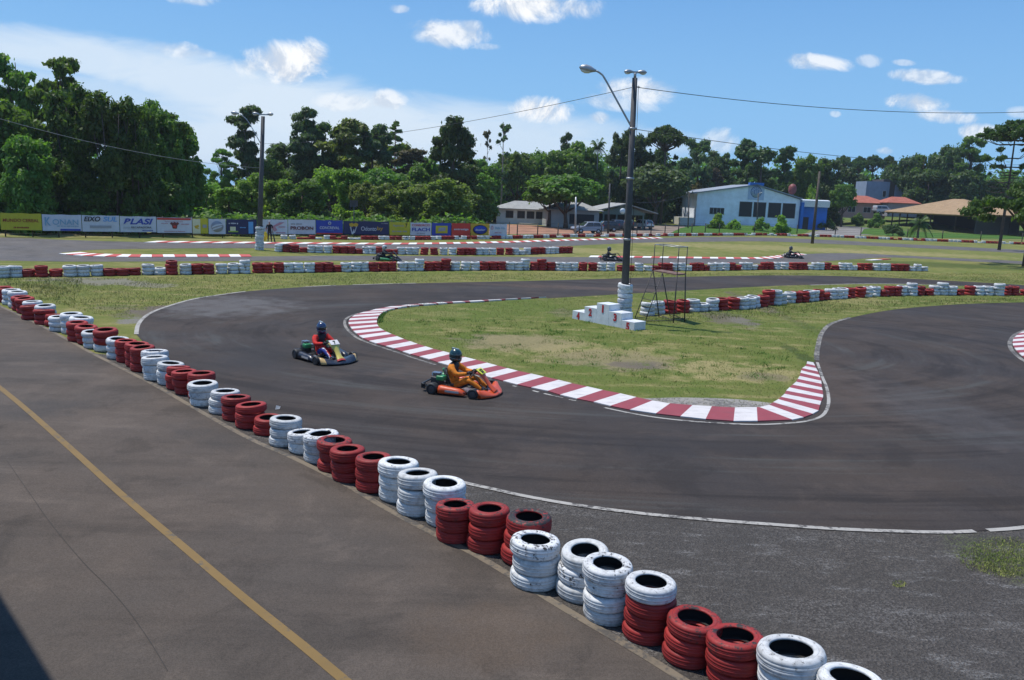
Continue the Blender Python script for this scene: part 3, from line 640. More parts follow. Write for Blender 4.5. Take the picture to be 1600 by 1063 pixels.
m = MB(); t2 = AT(374, 178, p2.y)-p2; m.tube(smooth([ax2*.78, t2+Vector((.6, 0, -.5)), t2], 5), .03, 6); arm = m.build('arm', GALV, e2)
m = MB(); lamp_head(m, t2, Vector((-1, 0, .12)), .9); m.build('street_light', [GALV, LENS], arm)
wrap_tyres(p2, ax2.normalized(), 9, .31, 'round the lamp post beside the marshal', 'white tyres round the marshal lamp post', 'wwpp')
e3, p3, ax3 = pole_thing('timber_pole', (1269,381), (1281,268), .19, .13, 'bare leaning timber pole in front of the blue doorway', 'pole', WOODP)
e5, p5, ax5 = pole_thing('lamp_post', (899,366), (900,308), .13, .11, 'short grey concrete pole in front of the round leafy trees', 'pole', GALV)
e6, p6, ax6 = pole_thing('utility_pole', (950,366), (953,287), .13, .10, 'slim grey utility pole with round sign beside the open porch', 'pole', POLE)
e7, p7, ax7 = pole_thing('lamp_post', (1182,361), (1185,302), .12, .09, 'dark lamp pole with white foot before the club hall', 'lamp post', POLE)
m = MB(); m.tube([Vector((0,0,0)), ax7*.2], .22, 10); m.build('white_foot', M('whitewash', (.62,.62,.62), .8), e7)
m = MB(); m.tube([ax7*.98, ax7*1.0+Vector((.35, -.1, .12))], .03, 6); lamp_head(m, ax7+Vector((.3,-.1,.1)), Vector((1,-.2,.05)), .5); m.build('lamp_head', [GALV, LENS], e7)
e8, p8, ax8 = pole_thing('sign_post', (553,373), (553,320), .05, .05, 'thin post with small dark sign above the dark banner', 'sign', POLE)
m = MB(); m.box(ax8+Vector((0, 0, .1)), (.75, .05, .6)); m.build('sign_plate', M('dark_sign', (.03,.032,.035), .5), e8)
e9, p9, ax9 = pole_thing('utility_pole', (1075,358), (1077,300), .1, .08, 'thin wooden pole left of the club hall', 'pole', WOODP)
sd = AT(973, 330, 104); es = thing('round_sign', sd, 0, 'white round sign hanging under the porch gable', 'sign')
m = MB(); m.lathe([(0, -.03), (.36, -.03), (.36, .03), (0, .03)], (0, 0, 0), 20, rot=Matrix.Rotation(R(90), 3, 'X')); m.build('disc', M('sign_white', (.55,.62,.68), .5), es)
def cable(a, b_, sag, r, lab, mat=BLACKC):
    pts = [a.lerp(b_, i/24) + Vector((0, 0, -sag*4*(i/24)*(1-i/24))) for i in range(25)]
    base = pts[0].copy(); m = MB(); m.tube([p-base for p in pts], r, 6); o = m.build('power_cable', mat); o.location = base; tag(o, lab, 'cable')
P1T = p1 + ax1*.965; P1L = p1 + ax1*.80; P2T = p2 + ax2*.8
cable(P1T, AT(1720, 168, 42), .55, .013, 'upper twisted power cable running right from the central lamp post')
cable(P1L, AT(1700, 252, 62), .7, .012, 'lower power cable running right from the central lamp post')
cable(P1T, P2T, .5, .010, 'power cable sagging between the two lamp posts')
cable(AT(-60, 168, 44), p2 + ax2*.62, .55, .014, 'pale cable crossing in front of the dark left trees', M('cable_pale', (.30,.30,.29), .5))
cable(AT(990, 316, 100), p9 + ax9*.95, .5, .03, 'slack black cable between porch and thin wooden pole')
cable(AT(960, 318, 101), AT(1330, 246, 130), .2, .012, 'faint high wire behind the central post')

# ------------------------------------------------------------------ text helper
def text_mesh(txt, w, h, bold=0.0, shear=0.0, name='lettering', ext=.004, font=None):
    cu = bpy.data.curves.new('t', 'FONT'); cu.body = txt; cu.size = 1; cu.extrude = ext; cu.offset = bold; cu.shear = shear; cu.align_x = 'CENTER'; cu.align_y = 'CENTER'
    o = bpy.data.objects.new('t', cu); COL.objects.link(o); bpy.context.view_layer.update()
    me = bpy.data.meshes.new_from_object(o.evaluated_get(bpy.context.evaluated_depsgraph_get())); bpy.data.objects.remove(o)
    co = np.array([v.co[:] for v in me.vertices])
    mn, mx = co.min(0), co.max(0); c = (mn+mx)/2; s = (mx-mn)
    for v in me.vertices:
        x = (v.co.x-c[0])/s[0]*w; y = (v.co.y-c[1])/s[1]*h
        v.co = (x, 0 - v.co.z, y)          # upright, facing -Y
    me.name = name; return me
def lettering(txt, parent, x, z, w, h, mat, y=-.02, bold=.02, shear=0, label=None, name='lettering'):
    me = text_mesh(txt, w, h, bold, shear); me.materials.clear(); me.materials.append(mat)
    for p in me.polygons: p.material_index = 0
    o = link(name, me, parent); o.location = (x, y, z); return o
def panel(m, x0, x1, z0, z1, y=0, d=.01, mi=0): m.box(((x0+x1)/2, y, (z0+z1)/2), (x1-x0, d, z1-z0), mi)
C_ = lambda n, c, r_=.55: M(n, c, r_, 0, .06, 3, .3)

# ------------------------------------------------------------------ podium
FRO = [(894,498.5),(912.5,502.2),(932,506),(952,510),(971,513.7),(990.8,517.6)]
TOP = [(903,487.0),(922,480.6),(942,475.0),(961,488.2),(981,502.2)]
pa, pb = G(*FRO[0]), G(*FRO[-1]); d_ = (pb-pa); Lp = d_.length; rzp = math.atan2(d_.y, d_.x)
pod = thing('podium', pa, rzp, 'white stepped five-place winners podium on the island lawn', 'podium')
PW = M('podium_paint', (.62,.64,.66), .6, 0, .12, 2.5); PR = C_('podium_red', (.42,.03,.035))
xs = [Lp*i/5 for i in range(6)]; hs = []
for i in range(5):
    g = pa.lerp(pb, (i+.5)/5); hs.append(z_at(g, TOP[i][1]))
DPT = .62
for i in range(5):
    m = MB(); m.box(((xs[i]+xs[i+1])/2, DPT/2, hs[i]/2), (xs[i+1]-xs[i]-.002, DPT, hs[i])); o = m.build('step', PW, pod); bevel(o, .008)
    n_ = '42135'[i]; hN = .29
    lettering(n_, pod, (xs[i]+xs[i+1])/2, hs[i]-.19 if i != 0 else hs[i]*.5, .16 if n_ != '1' else .085, hN, PR, y=-.006, bold=.045, name='place_number')

# ------------------------------------------------------------------ metal tower
STEEL = M('rusty_dark_steel', (.055,.05,.05), .6, .3, .3, 8); TPL = M('platform_planks', (.16,.09,.07), .8, 0, .3, 6)
fl, frt, br = G(1026.7,497), G(1052,505.5), G(1070,503.5)
FL = G(1030,496.6); FRt = G(1052,505.5); BR = G(1069.5,503.5); BL = FL + (BR-FRt)
cx = (FL+FRt+BR+BL)/4
h_pl = z_at(cx, 426.0); h_rl = z_at(cx, 384.5)
tw = thing('observation_tower', cx, 0, 'thin rusty steel observation tower with ladder on the lawn', 'tower')
corn = [FL, FRt, BR, BL]; ang = [c-cx for c in corn]
tops = [a*.80 for a in ang]
tops = [AT(x, y, c.y)-cx for (x, y), c in zip(((1020.5,425),(1058,428.5),(1071.5,425.5),(1034,422.5)), corn)]
for q in tops: q.z = h_pl
for a, q in zip(ang, tops):
    m = MB(); m.tube([a, q], .025, 6); m.build('leg', STEEL, tw)
    m = MB(); m.tube([q, q*1 + Vector((0, 0, h_rl-h_pl))], .018, 6); m.build('rail_post', STEEL, tw)
m = MB(); up = Vector((0, 0, h_rl-h_pl))
m.tube([tops[0]+up, tops[1]+up, tops[2]+up, tops[3]+up, tops[0]+up], .018, 6); m.build('top_rail', GALV, tw)
m = MB(); m.add([*(q+Vector((0, 0, -.03)) for q in tops), *(q+Vector((0, 0, .02)) for q in tops)], [(0,1,2,3),(4,5,6,7),(0,1,5,4),(1,2,6,5),(2,3,7,6),(3,0,4,7)]); m.build('platform', TPL, tw)
m = MB(); lowz = [a*.985 + (q-a)*.06 for a, q in zip(ang, tops)]
for i in range(4): m.tube([lowz[i], lowz[(i+1) % 4]], .016, 6)
m.build('brace', STEEL, tw)
lb = [G(991.5,499)-cx, G(1008,503)-cx]; lt = [tops[0]+Vector((-.02, -.05, .0)), tops[0].lerp(tops[1], .45)+Vector((-.05,-.05,0))]
m = MB()
for a, q in zip(lb, lt): m.tube([a, q], .018, 6)
for k in range(1, 7):
    f = k/7; m.tube([lb[0].lerp(lt[0], f), lb[1].lerp(lt[1], f)], .012, 6)
m.build('ladder', STEEL, tw)
m = MB(); m.tube([lb[0].lerp(lt[0], .02), lowz[0]], .014, 6); m.tube([lb[1].lerp(lt[1], .02), lowz[1]], .014, 6); m.build('foot_bar', STEEL, tw)

# ------------------------------------------------------------------ banners
BX = [2,67,129,188,245.5,301,326,353.5,402,450,493.5,536,608,640.5,674,705,735,764,792]
TOPX = [0,67,129,188,245,301,353,402,450,494,536,608,640,705,735,792]; TOPY = [332,335,336.5,337.5,339.5,341.5,342.8,343.2,343.3,344,345.2,347,348,348.8,349.3,350.5]
BOTX = [0,129,245,301,353,450,494,608,705,792]; BOTY = [359,361.8,363.3,365,366.2,366.2,365.8,367.2,368.5,369]
BASX = [0,100,250,400,600,792]; BASY = [370.5,371.8,372,372.5,373.5,373.5]
def bpt(x): return G(x, float(np.interp(x, BASX, BASY)))
W_, Y_, DB = C_('vinyl_white', (.52,.54,.60)), C_('vinyl_yellow', (.48,.42,.03)), C_('vinyl_navy', (.025,.03,.09))
K = {'w': W_, 'y': Y_, 'n': DB, 'b': C_('vinyl_blue', (.03,.06,.34)), 'r': C_('vinyl_red', (.50,.045,.03)), 'o': C_('vinyl_ochre', (.50,.32,.03)), 'k': C_('vinyl_black', (.02,.02,.025)), 'c': C_('vinyl_sky', (.12,.32,.62)),
     'g': C_('vinyl_green', (.28,.42,.05)), 'p': C_('vinyl_pink', (.45,.22,.27)), 'm': C_('vinyl_maroon', (.14,.035,.035)), 's': C_('vinyl_grey', (.30,.31,.34)), 'e': C_('vinyl_teal', (.20,.36,.48)), 'l': C_('vinyl_cream', (.62,.60,.40)), 'q': C_('vinyl_red_text', (.30,.06,.02))}
def banner(i, bgc, label, fn, name='banner'):
    x0, x1 = BX[i]+.5, BX[i+1]-.5
    if i == 8: x0 = 403
    a, b_ = bpt(x0), bpt(x1); L = (b_-a).length; c = (a+b_)/2; xm = (x0+x1)/2
    zt = z_at(c, float(np.interp(xm, TOPX, TOPY))); zb = z_at(c, float(np.interp(xm, BOTX, BOTY)))
    e = thing(name, Vector((c.x, c.y, zb)), math.atan2((b_-a).y, (b_-a).x), label, 'banner', 'advertising banners hung along the fence')
    H = zt-zb; m = MB(); nx, nz_ = 12, 4; vs = []; fs = []
    ph = random.uniform(0, 6)
    for yy in (0, .008):
        for iz in range(nz_+1):
            for ix in range(nx+1):
                u, v = ix/nx, iz/nz_; vs.append((-L/2+L*u, yy + .012*math.sin(u*9+ph)*math.sin(v*3.1), H*v + .015*math.cos(u*6.28*2)*(v == 1)))
    q = (nx+1)*(nz_+1)
    for iz in range(nz_):
        for ix in range(nx):
            k0 = iz*(nx+1)+ix; fs += [[k0, k0+1, k0+nx+2, k0+nx+1], [q+k0+nx+1, q+k0+nx+2, q+k0+1, q+k0]]
    m.add(vs, fs, 0, True); m.build('panel', K[bgc], e, fix=False)
    fn(e, L, H); return e
def T(e, txt, x, z, w, h, c, **k):
    k['bold'] = k.get('bold', .02)*.45
    return lettering(txt, e, x, z, w, h, K[c], y=-.035, **k)
def U(e, x, z, w, h, c):               # a line of writing too small to read: short strokes
    m = MB(); r = random.Random(int(x*100+z*977)); t = -w/2
    while t < w/2 - h*.3:
        g = r.uniform(.35, .8)*h; m.box((x+t+g/2, -.035, z+r.uniform(-.06, .06)*h), (g, .008, h*r.uniform(.6, .95))); t += g + h*(.18 if r.random() < .8 else .7)
    return m.build('small_print', K[c], e)
def logo(e, fn, mats, name='emblem'):
    m = MB(); fn(m); return m.build(name, [K[c] for c in mats], e)
def disc(m, x, z, rx, rz, mi=0, y=-.035, r0=0.0):
    q = Matrix.Rotation(R(90), 3, 'X'); m.lathe([(r0, -.006), (1, -.006), (1, .006), (r0, .006)], (x, y, z), 28, mi, rot=Matrix.Diagonal((rx, 1, rz)) @ q, closed=r0 > 0)
def B0(e, L, H): T(e, 'MUNDO CEREAL', 0, H*.58, L*.88, H*.2, 'q', bold=.03); U(e, 0, H*.15, L*.38, H*.1, 'q')
def B1(e, L, H):
    T(e, 'ONAN', L*.09, H*.55, L*.66, H*.34, 'e'); T(e, 'K', -L*.36, H*.58, L*.15, H*.52, 'e', bold=.04)
    logo(e, lambda m: panel(m, -L*.05, L*.47, .02, H*.13, -.035), 'b', 'stripe'); U(e, L*.14, H*.30, L*.55, H*.07, 'e')
def B2(e, L, H):
    T(e, 'EIXO', -L*.23, H*.78, L*.44, H*.30, 'k', bold=.05, shear=.25); T(e, 'SUL', L*.25, H*.78, L*.38, H*.30, 'c', bold=.05, shear=.25)
    logo(e, lambda m: panel(m, -L*.3, L*.28, H*.22, H*.38, -.035), 's', 'stripe'); U(e, 0, H*.3, L*.42, H*.1, 'k')
def B3(e, L, H):
    T(e, 'BLASI', 0, H*.68, L*.82, H*.38, 'b', bold=.06, shear=.3); T(e, 'RECAPADORA', L*.08, H*.31, L*.56, H*.11, 'k')
    logo(e, lambda m: (panel(m, -L*.42, -L*.22, H*.30, H*.325, -.035), panel(m, -L*.42, L*.40, H*.2, H*.215, -.035)), 's', 'stripe'); U(e, L*.25, H*.1, L*.3, H*.07, 'b')
def B4(e, L, H):
    logo(e, lambda m: panel(m, -L*.49, L*.47, H*.86, H*.98, -.035), 'r', 'header_stripe'); U(e, -L*.02, H*.74, L*.5, H*.05, 'p')
    U(e, -L*.28, H*.62, L*.2, H*.07, 'p'); U(e, L*.3, H*.58, L*.22, H*.07, 'p')
    def f(m):
        m.prism([(-.3,.1),(-.5,.3),(-.35,.5),(-.15,.42),(0,.55),(.15,.42),(.35,.5),(.5,.3),(.3,.1),(.22,-.35),(-.22,-.35)], -.006, .006, 0, lambda x, y, z: (x*L*.27, -.035+z, H*.46+y*H*.5)); disc(m, 0, H*.42, L*.05, H*.09, 1, -.045)
    logo(e, f, 'mr'); U(e, 0, H*.1, L*.6, H*.06, 'p')
def B5(e, L, H): logo(e, lambda m: (panel(m, -L*.5, L*.0, H*.0, H*.97, -.03, .006, 1), m.prism([(-.4,.0),(.0,.2),(.05,-.1),(-.1,-.15),(.1,-.4),(-.3,-.3)], -.006, .006, 0, lambda x, y, z: (x*L*.7-L*.12, -.04+z, H*.5+y*H*.5)), panel(m, L*.15, L*.4, H*.4, H*.6, -.035, .01, 2)), 'ols')
def B6(e, L, H): logo(e, lambda m: (disc(m, 0, H*.5, L*.36, H*.36), m.prism([(-1,-.25),(-.2,.1),(1,.3),(.9,.45),(-.3,.3),(-1,-.05)], -.006, .006, 1, lambda x, y, z: (x*L*.33, -.045+z, H*.5+y*H*.4)), m.prism([(-.8,-.6),(0,-.35),(.9,0),(.8,.1),(-.2,-.2),(-.9,-.4)], -.006, .006, 1, lambda x, y, z: (x*L*.33, -.045+z, H*.5+y*H*.4))), 'sw')
def B7(e, L, H):
    U(e, -L*.28, H*.72, L*.28, H*.1, 'w'); logo(e, lambda m: (panel(m, -L*.38, -L*.2, H*.22, H*.5, -.035, .01, 0), panel(m, -L*.44, -L*.12, H*.14, H*.22, -.035, .01, 1), panel(m, L*.22, L*.38, H*.05, H*.85, -.035, .01, 2)), 'lgc'); U(e, L*.04, H*.45, L*.2, H*.08, 'c')
def B8(e, L, H):
    logo(e, lambda m: (disc(m, -L*.42, H*.52, L*.09, H*.2, 1), m.prism([(-.6,-.2),(-.2,.1),(.2,.65),(.45,.7),(.3,.45),(0,.1),(.1,-.3),(-.05,-.5),(-.12,-.1)], -.006, .006, 0, lambda x, y, z: (x*L*.7+L*.08, -.035+z, H*.45+y*H*.55)), panel(m, L*.1, L*.42, H*.08, H*.14, -.035)), 'pm'); U(e, L*.3, H*.5, L*.22, H*.09, 'p')
def B9(e, L, H): T(e, 'PROBON', -L*.0, H*.42, L*.84, H*.24, 'm', bold=.06); U(e, -L*.2, H*.70, L*.4, H*.12, 's')
def B10(e, L, H): T(e, 'CONCREVAL', 0, H*.46, L*.74, H*.2, 'w', bold=.04); logo(e, lambda m: (disc(m, 0, H*.8, L*.06, H*.12), disc(m, 0, H*.8, L*.03, H*.06, 1, -.045), panel(m, -L*.49, L*.49, 0, H*.09, -.035, .01, 2)), 'wbr'); U(e, L*.0, H*.26, L*.3, H*.05, 'c')
def B11(e, L, H):
    T(e, 'Odonto', L*.05, H*.45, L*.34, H*.32, 'w', bold=.01); T(e, 'by', L*.30, H*.44, L*.13, H*.36, 'o')
    def f(m):
        m.prism([(-.5,.5),(-.2,.62),(0,.5),(.2,.62),(.5,.5),(.42,.25),(.2,.2),(0,.3),(-.2,.2),(-.42,.25)], -.006, .006, 0, lambda x, y, z: (x*L*.2-L*.28, -.035+z, H*.42+y*H*.75)); m.prism([(-.4,.2),(-.28,.2),(-.18,-.35),(0,-.1),(.15,-.35),(.35,.3),(.28,.3),(.12,-.2),(0,.0),(-.15,-.55),(-.22,-.5)], -.006, .006, 1, lambda x, y, z: (x*L*.2-L*.28, -.035+z, H*.42+y*H*.75))
    logo(e, f, 'ow'); U(e, L*.4, H*.86, L*.14, H*.08, 's')
def B12(e, L, H): T(e, 'Agencia', -L*.08, H*.72, L*.55, H*.2, 's'); T(e, '7', L*.32, H*.74, L*.1, H*.32, 'k', bold=.03); U(e, 0, H*.28, L*.75, H*.13, 's'); U(e, 0, H*.5, L*.4, H*.08, 'g')
def B13(e, L, H): T(e, 'CONSORCIO', 0, H*.80, L*.86, H*.17, 'r', bold=.03); T(e, 'FLACH', 0, H*.46, L*.86, H*.28, 'b', bold=.06); U(e, 0, H*.15, L*.4, H*.1, 's')
def B14(e, L, H): logo(e, lambda m: (m.rbox((0, -.03, H*.48), (L*.62, .02, H*.6), .009, 0), m.prism([(-.4,-.3),(-.3,.3),(.4,.35),(.35,-.2)], -.006, .006, 1, lambda x, y, z: (x*L*.5, -.05+z, H*.48+y*H*.5))), 'ys')
def B15(e, L, H): T(e, 'entresiga', 0, H*.5, L*.78, H*.2, 'w', bold=.04)
def B16(e, L, H): logo(e, lambda m: (disc(m, 0, H*.5, L*.40, H*.38, 0), disc(m, 0, H*.5, L*.36, H*.33, 1, -.045)), 'kb'); T(e, 'dassler', 0, H*.5, L*.55, H*.16, 'w').location.y = -.058
def B17(e, L, H): T(e, 'Bella Vita', L*.1, H*.66, L*.56, H*.2, 'e'); U(e, 0, H*.28, L*.4, H*.09, 'p'); logo(e, lambda m: disc(m, -L*.36, H*.68, L*.07, H*.16, 0, r0=.55), 'p')
BANNERS = [(0,'y','bright yellow banner with dark red lettering at the left end of the fence',B0),(1,'w','pale banner with large thin teal lettering and a blue strip below',B1),(2,'w','pale banner with slanted black and sky blue lettering',B2),(3,'w','pale banner with bold slanted blue BLASI lettering',B3),
 (4,'w','white banner with red top stripe and dark red figure emblem',B4),(5,'y','narrow banner half cream and half yellow with an ochre mark',B5),(6,'w','narrow white banner with a grey striped round emblem',B6),(7,'n','navy banner with small blue pictures left of the tyre-wrapped lamp post',B7),
 (8,'w','faded white banner with pink swirl behind the marshal',B8),(9,'w','white banner with dark red PROBON lettering',B9),(10,'b','royal blue banner with white CONCREVAL lettering',B10),(11,'n','long dark banner with tooth emblem and Odonto lettering',B11),
 (12,'y','mustard yellow banner with grey writing and a small seven',B12),(13,'w','white banner with red line over bold blue FLACH lettering',B13),(14,'b','blue banner with a yellow rounded plate in the middle',B14),(15,'r','plain red banner with one line of white lettering',B15),
 (16,'o','ochre banner with a dark blue oval',B16),(17,'w','small pale banner at the right end of the banner line',B17)]
for args in BANNERS: banner(*args)
# the fence that carries them and runs on to the right
fe = thing('wire_fence', bpt(0), 0, 'dark wire fence with posts carrying the advertising banners', 'fence')
FP = M('fence_post', (.05,.045,.04), .8, 0, .3, 5)
def fence_posts(e, xs_, fy, h, o0, r=.05, dy=.12):
    pts = []
    for x in xs_:
        g = G(x, fy(x)) + Vector((0, dy, 0)); m = MB(); m.tube([g-o0, g-o0+Vector((0, 0, h))], r, 6); m.build('fence_post', FP, e); pts.append(g-o0)
    m = MB()
    for f in (.15, .35, .55, .75, .95): m.tube([p+Vector((0, 0, h*f)) for p in pts], .012, 4, cap=False)
    m.build('wire', FP, e)
fence_posts(fe, [-8,4,47,88,130,172,215,252,298,345,391,438,480,525,568,610,650,690,725,760,795], lambda x: float(np.interp(x, BASX, BASY)), 1.75, bpt(0), .05, .38)
f2 = thing('wire_fence', G(800,373), 0, 'low wire fence with dark wooden posts behind the far tyres', 'fence')
FY = lambda x: float(np.interp(x, [800,1000,1100,1250,1400,1610], [369.5,367,365.5,366,371,379]))
fence_posts(f2, [808,840,872,905,940,975,996,1018,1040,1061,1082,1103,1125,1180,1247,1307,1347,1420,1475,1535,1600], FY, 1.45, G(800,373), .07, .6)
# ------------------------------------------------------------------ people
def skinned(name, joints, edges, mats, matfn, parent=None, sub=2):
    """joints: name -> (x, y, z, radius); one continuous skinned surface, rooted at 'pelvis'"""
    names = list(joints); me = bpy.data.meshes.new(name)
    me.from_pydata([joints[n][:3] for n in names], [(names.index(a), names.index(b)) for a, b in edges], [])
    o = bpy.data.objects.new(name, me); COL.objects.link(o)
    o.modifiers.new('s', 'SKIN'); sv = me.skin_vertices[0].data if len(me.skin_vertices) else None
    if sv is None:
        bm = bmesh.new(); bm.from_mesh(me); bm.verts.layers.skin.verify(); bm.to_mesh(me); bm.free(); sv = me.skin_vertices[0].data
    for i, n in enumerate(names):
        r_ = joints[n][3]; r_ = r_ if isinstance(r_, tuple) else (r_, r_); sv[i].radius = r_; sv[i].use_root = (n == 'pelvis')
    ms = o.modifiers.new('d', 'SUBSURF'); ms.levels = sub; ms.render_levels = sub
    bpy.context.view_layer.update()
    m2 = bpy.data.meshes.new_from_object(o.evaluated_get(bpy.context.evaluated_depsgraph_get()))
    bpy.data.objects.remove(o)
    m2.materials.clear()
    for mt in mats: m2.materials.append(mt)
    for p in m2.polygons: p.use_smooth = True; p.material_index = matfn(p.center)
    m2.name = name; return link(name, m2, parent)
def hand(m, wrist, fwd, up, s=1.0, side=1, curl=.9, mi=0):
    """palm and five bent fingers, closing towards -up"""
    f = Vector(fwd).normalized(); u = Vector(up).normalized(); l = f.cross(u).normalized()*side; w = Vector(wrist)
    m.tube([w - f*.02*s, w + f*.02*s, w + f*.055*s, w + f*.09*s], [.026*s, .034*s, .040*s, .030*s], 8, mi)
    for k, (off, ln) in enumerate(((-.033, .065), (-.011, .075), (.011, .072), (.033, .056))):
        p = w + f*.085*s + l*off*s; pts = [p - f*.01*s]; a = 0
        for j in range(3):
            a += curl*(.45+.15*j); p = p + (f*math.cos(a) - u*math.sin(a))*ln*s*(.45, .32, .23)[j]; pts.append(p)
        m.tube(pts, [.011*s, .0105*s, .0095*s, .007*s], 6, mi)
    p = w + f*.03*s - l*.03*s
    m.tube([p, p + (f*.6 - l*.7 - u*.3)*.035*s, p + (f*.9 - l*.55 - u*.9)*.055*s], [.014*s, .012*s, .009*s], 6, mi)
def racer(loc, rz, suit, suit2, helm, visor, label, trim=None, scale=1.04, lean=0.0):
    e = thing('person', loc, rz, label, 'person', 'kart drivers'); e.scale = (scale,)*3
    l = lean
    J = {'pelvis': (-.20, 0, .20, (.155, .13)), 'belly': (-.235, l*.3, .33, (.145, .115)), 'chest': (-.25, l*.7, .49, (.185, .14)), 'upper': (-.25, l, .60, (.15, .115)), 'neck': (-.235, l, .68, .06), 'skull': (-.205, l, .78, .085)}
    for s_, n in ((1, 'l'), (-1, 'r')):
        J['sho'+n] = (-.235, l+s_*.185, .59, .085); J['elb'+n] = (-.02, l*.5+s_*.28, .44, .064); J['wri'+n] = (.19, s_*.155, .475, .042)
        J['hip'+n] = (-.13, s_*.10, .17, .098); J['mid'+n] = (.07, s_*.155, .26, .088); J['kne'+n] = (.25, s_*.185, .33, .064); J['cal'+n] = (.42, s_*.165, .23, .055); J['ank'+n] = (.60, s_*.14, .11, .04); J['toe'+n] = (.70, s_*.13, .19, .030)
    E = [('pelvis','belly'),('belly','chest'),('chest','upper'),('upper','neck'),('neck','skull')]
    for n in 'lr': E += [('upper','sho'+n),('sho'+n,'elb'+n),('elb'+n,'wri'+n),('pelvis','hip'+n),('hip'+n,'mid'+n),('mid'+n,'kne'+n),('kne'+n,'cal'+n),('cal'+n,'ank'+n),('ank'+n,'toe'+n)]
    def mf(c):
        if c.x > .55: return 3
        if c.z > .655 and c.x > -.32: return 4
        if trim and c.x > -.05 and abs(c.y) > .19 and c.z < .36: return 1
        if trim and c.x > -.05 and abs(c.y) > .175 and c.z < .40: return 2
        if c.x > -.16 and abs(c.y-l) < .10 and .36 < c.z < .66: return 4
        return 0
    skinned('body', J, E, [suit, suit2, C_('suit_white', (.6,.6,.62)), C_('boot_black', (.02,.02,.022)), C_('suit_black', (.015,.016,.022))], mf, e)
    for s_ in (1, -1):
        m = MB(); hand(m, (.185, s_*.155, .478), (.75, -s_*.25, .35), (-.4, 0, .9), 1.0, s_, 1.5); m.build('glove', C_('glove_black', (.018,.018,.022)), e)
    hm = MB(); prof = [(.0,.158),(.05,.150),(.095,.122),(.127,.075),(.14,.02),(.137,-.04),(.122,-.09),(.10,-.128),(.085,-.14)]
    hm.lathe(prof, (0, 0, 0), 24, sx=1.08, sy=.92); hm.tube([(.10, 0, -.075), (.148, 0, -.085)], [.075, .055], 10)
    h = hm.build('helmet', helm, e); h.location = (-.19, l, .835); h.rotation_euler = (0, R(8), R(4))
    vm = MB(); vs = []; fs = []
    for i in range(13):
        a = R(-68 + 136*i/12)
        for j in range(5):
            z = -.035 + .085*j/4; rr = 1.0*(.1405 if z < .03 else .134)+.004
            vs.append((rr*1.08*math.cos(a), rr*.92*math.sin(a), z))
    for i in range(12):
        for j in range(4): k0 = i*5+j; fs.append([k0, k0+5, k0+6, k0+1])
    vm.add(vs, fs, 0, True); vm.build('visor', visor, h, fix=False)
    m = MB(); m.box((-.03, 0, .152), (.16, .05, .02)); m.lathe([(.143, -.058), (.143, -.05)], (0,0,0), 20, sx=1.08, sy=.92); m.build('helmet_stripe', C_('helmet_stripe', (.25,.30,.33)), h)
    return e
def gloss(name, col, rough=.28, coat=.4):
    if name in MC: return MC[name]
    m, t, b = newmat(name); tc = t.new('ShaderNodeTexCoord').outputs['Object']; n = t.noise(tc, 14, 5, .65)
    setb(t, b, t.mix(t.ramp(n, .55, .75, 0, .45), col, tuple(x*.6+.03 for x in col)), t.ramp(n, .3, .7, rough, rough+.2), 0, .5); b.inputs['Coat Weight'].default_value = coat
    MC[name] = m; return m
KT = M('slick_tyre', (.018,.018,.019), .6, 0, .3, 30); RIM = M('dark_rim', (.10,.10,.11), .35, .8, .1); TUB = M('frame_tube', (.03,.03,.034), .4, .5, .1); SIL = M('bare_metal', (.42,.43,.45), .3, .9, .1); KBL = gloss('kart_black', (.022,.023,.026), .4, .1)
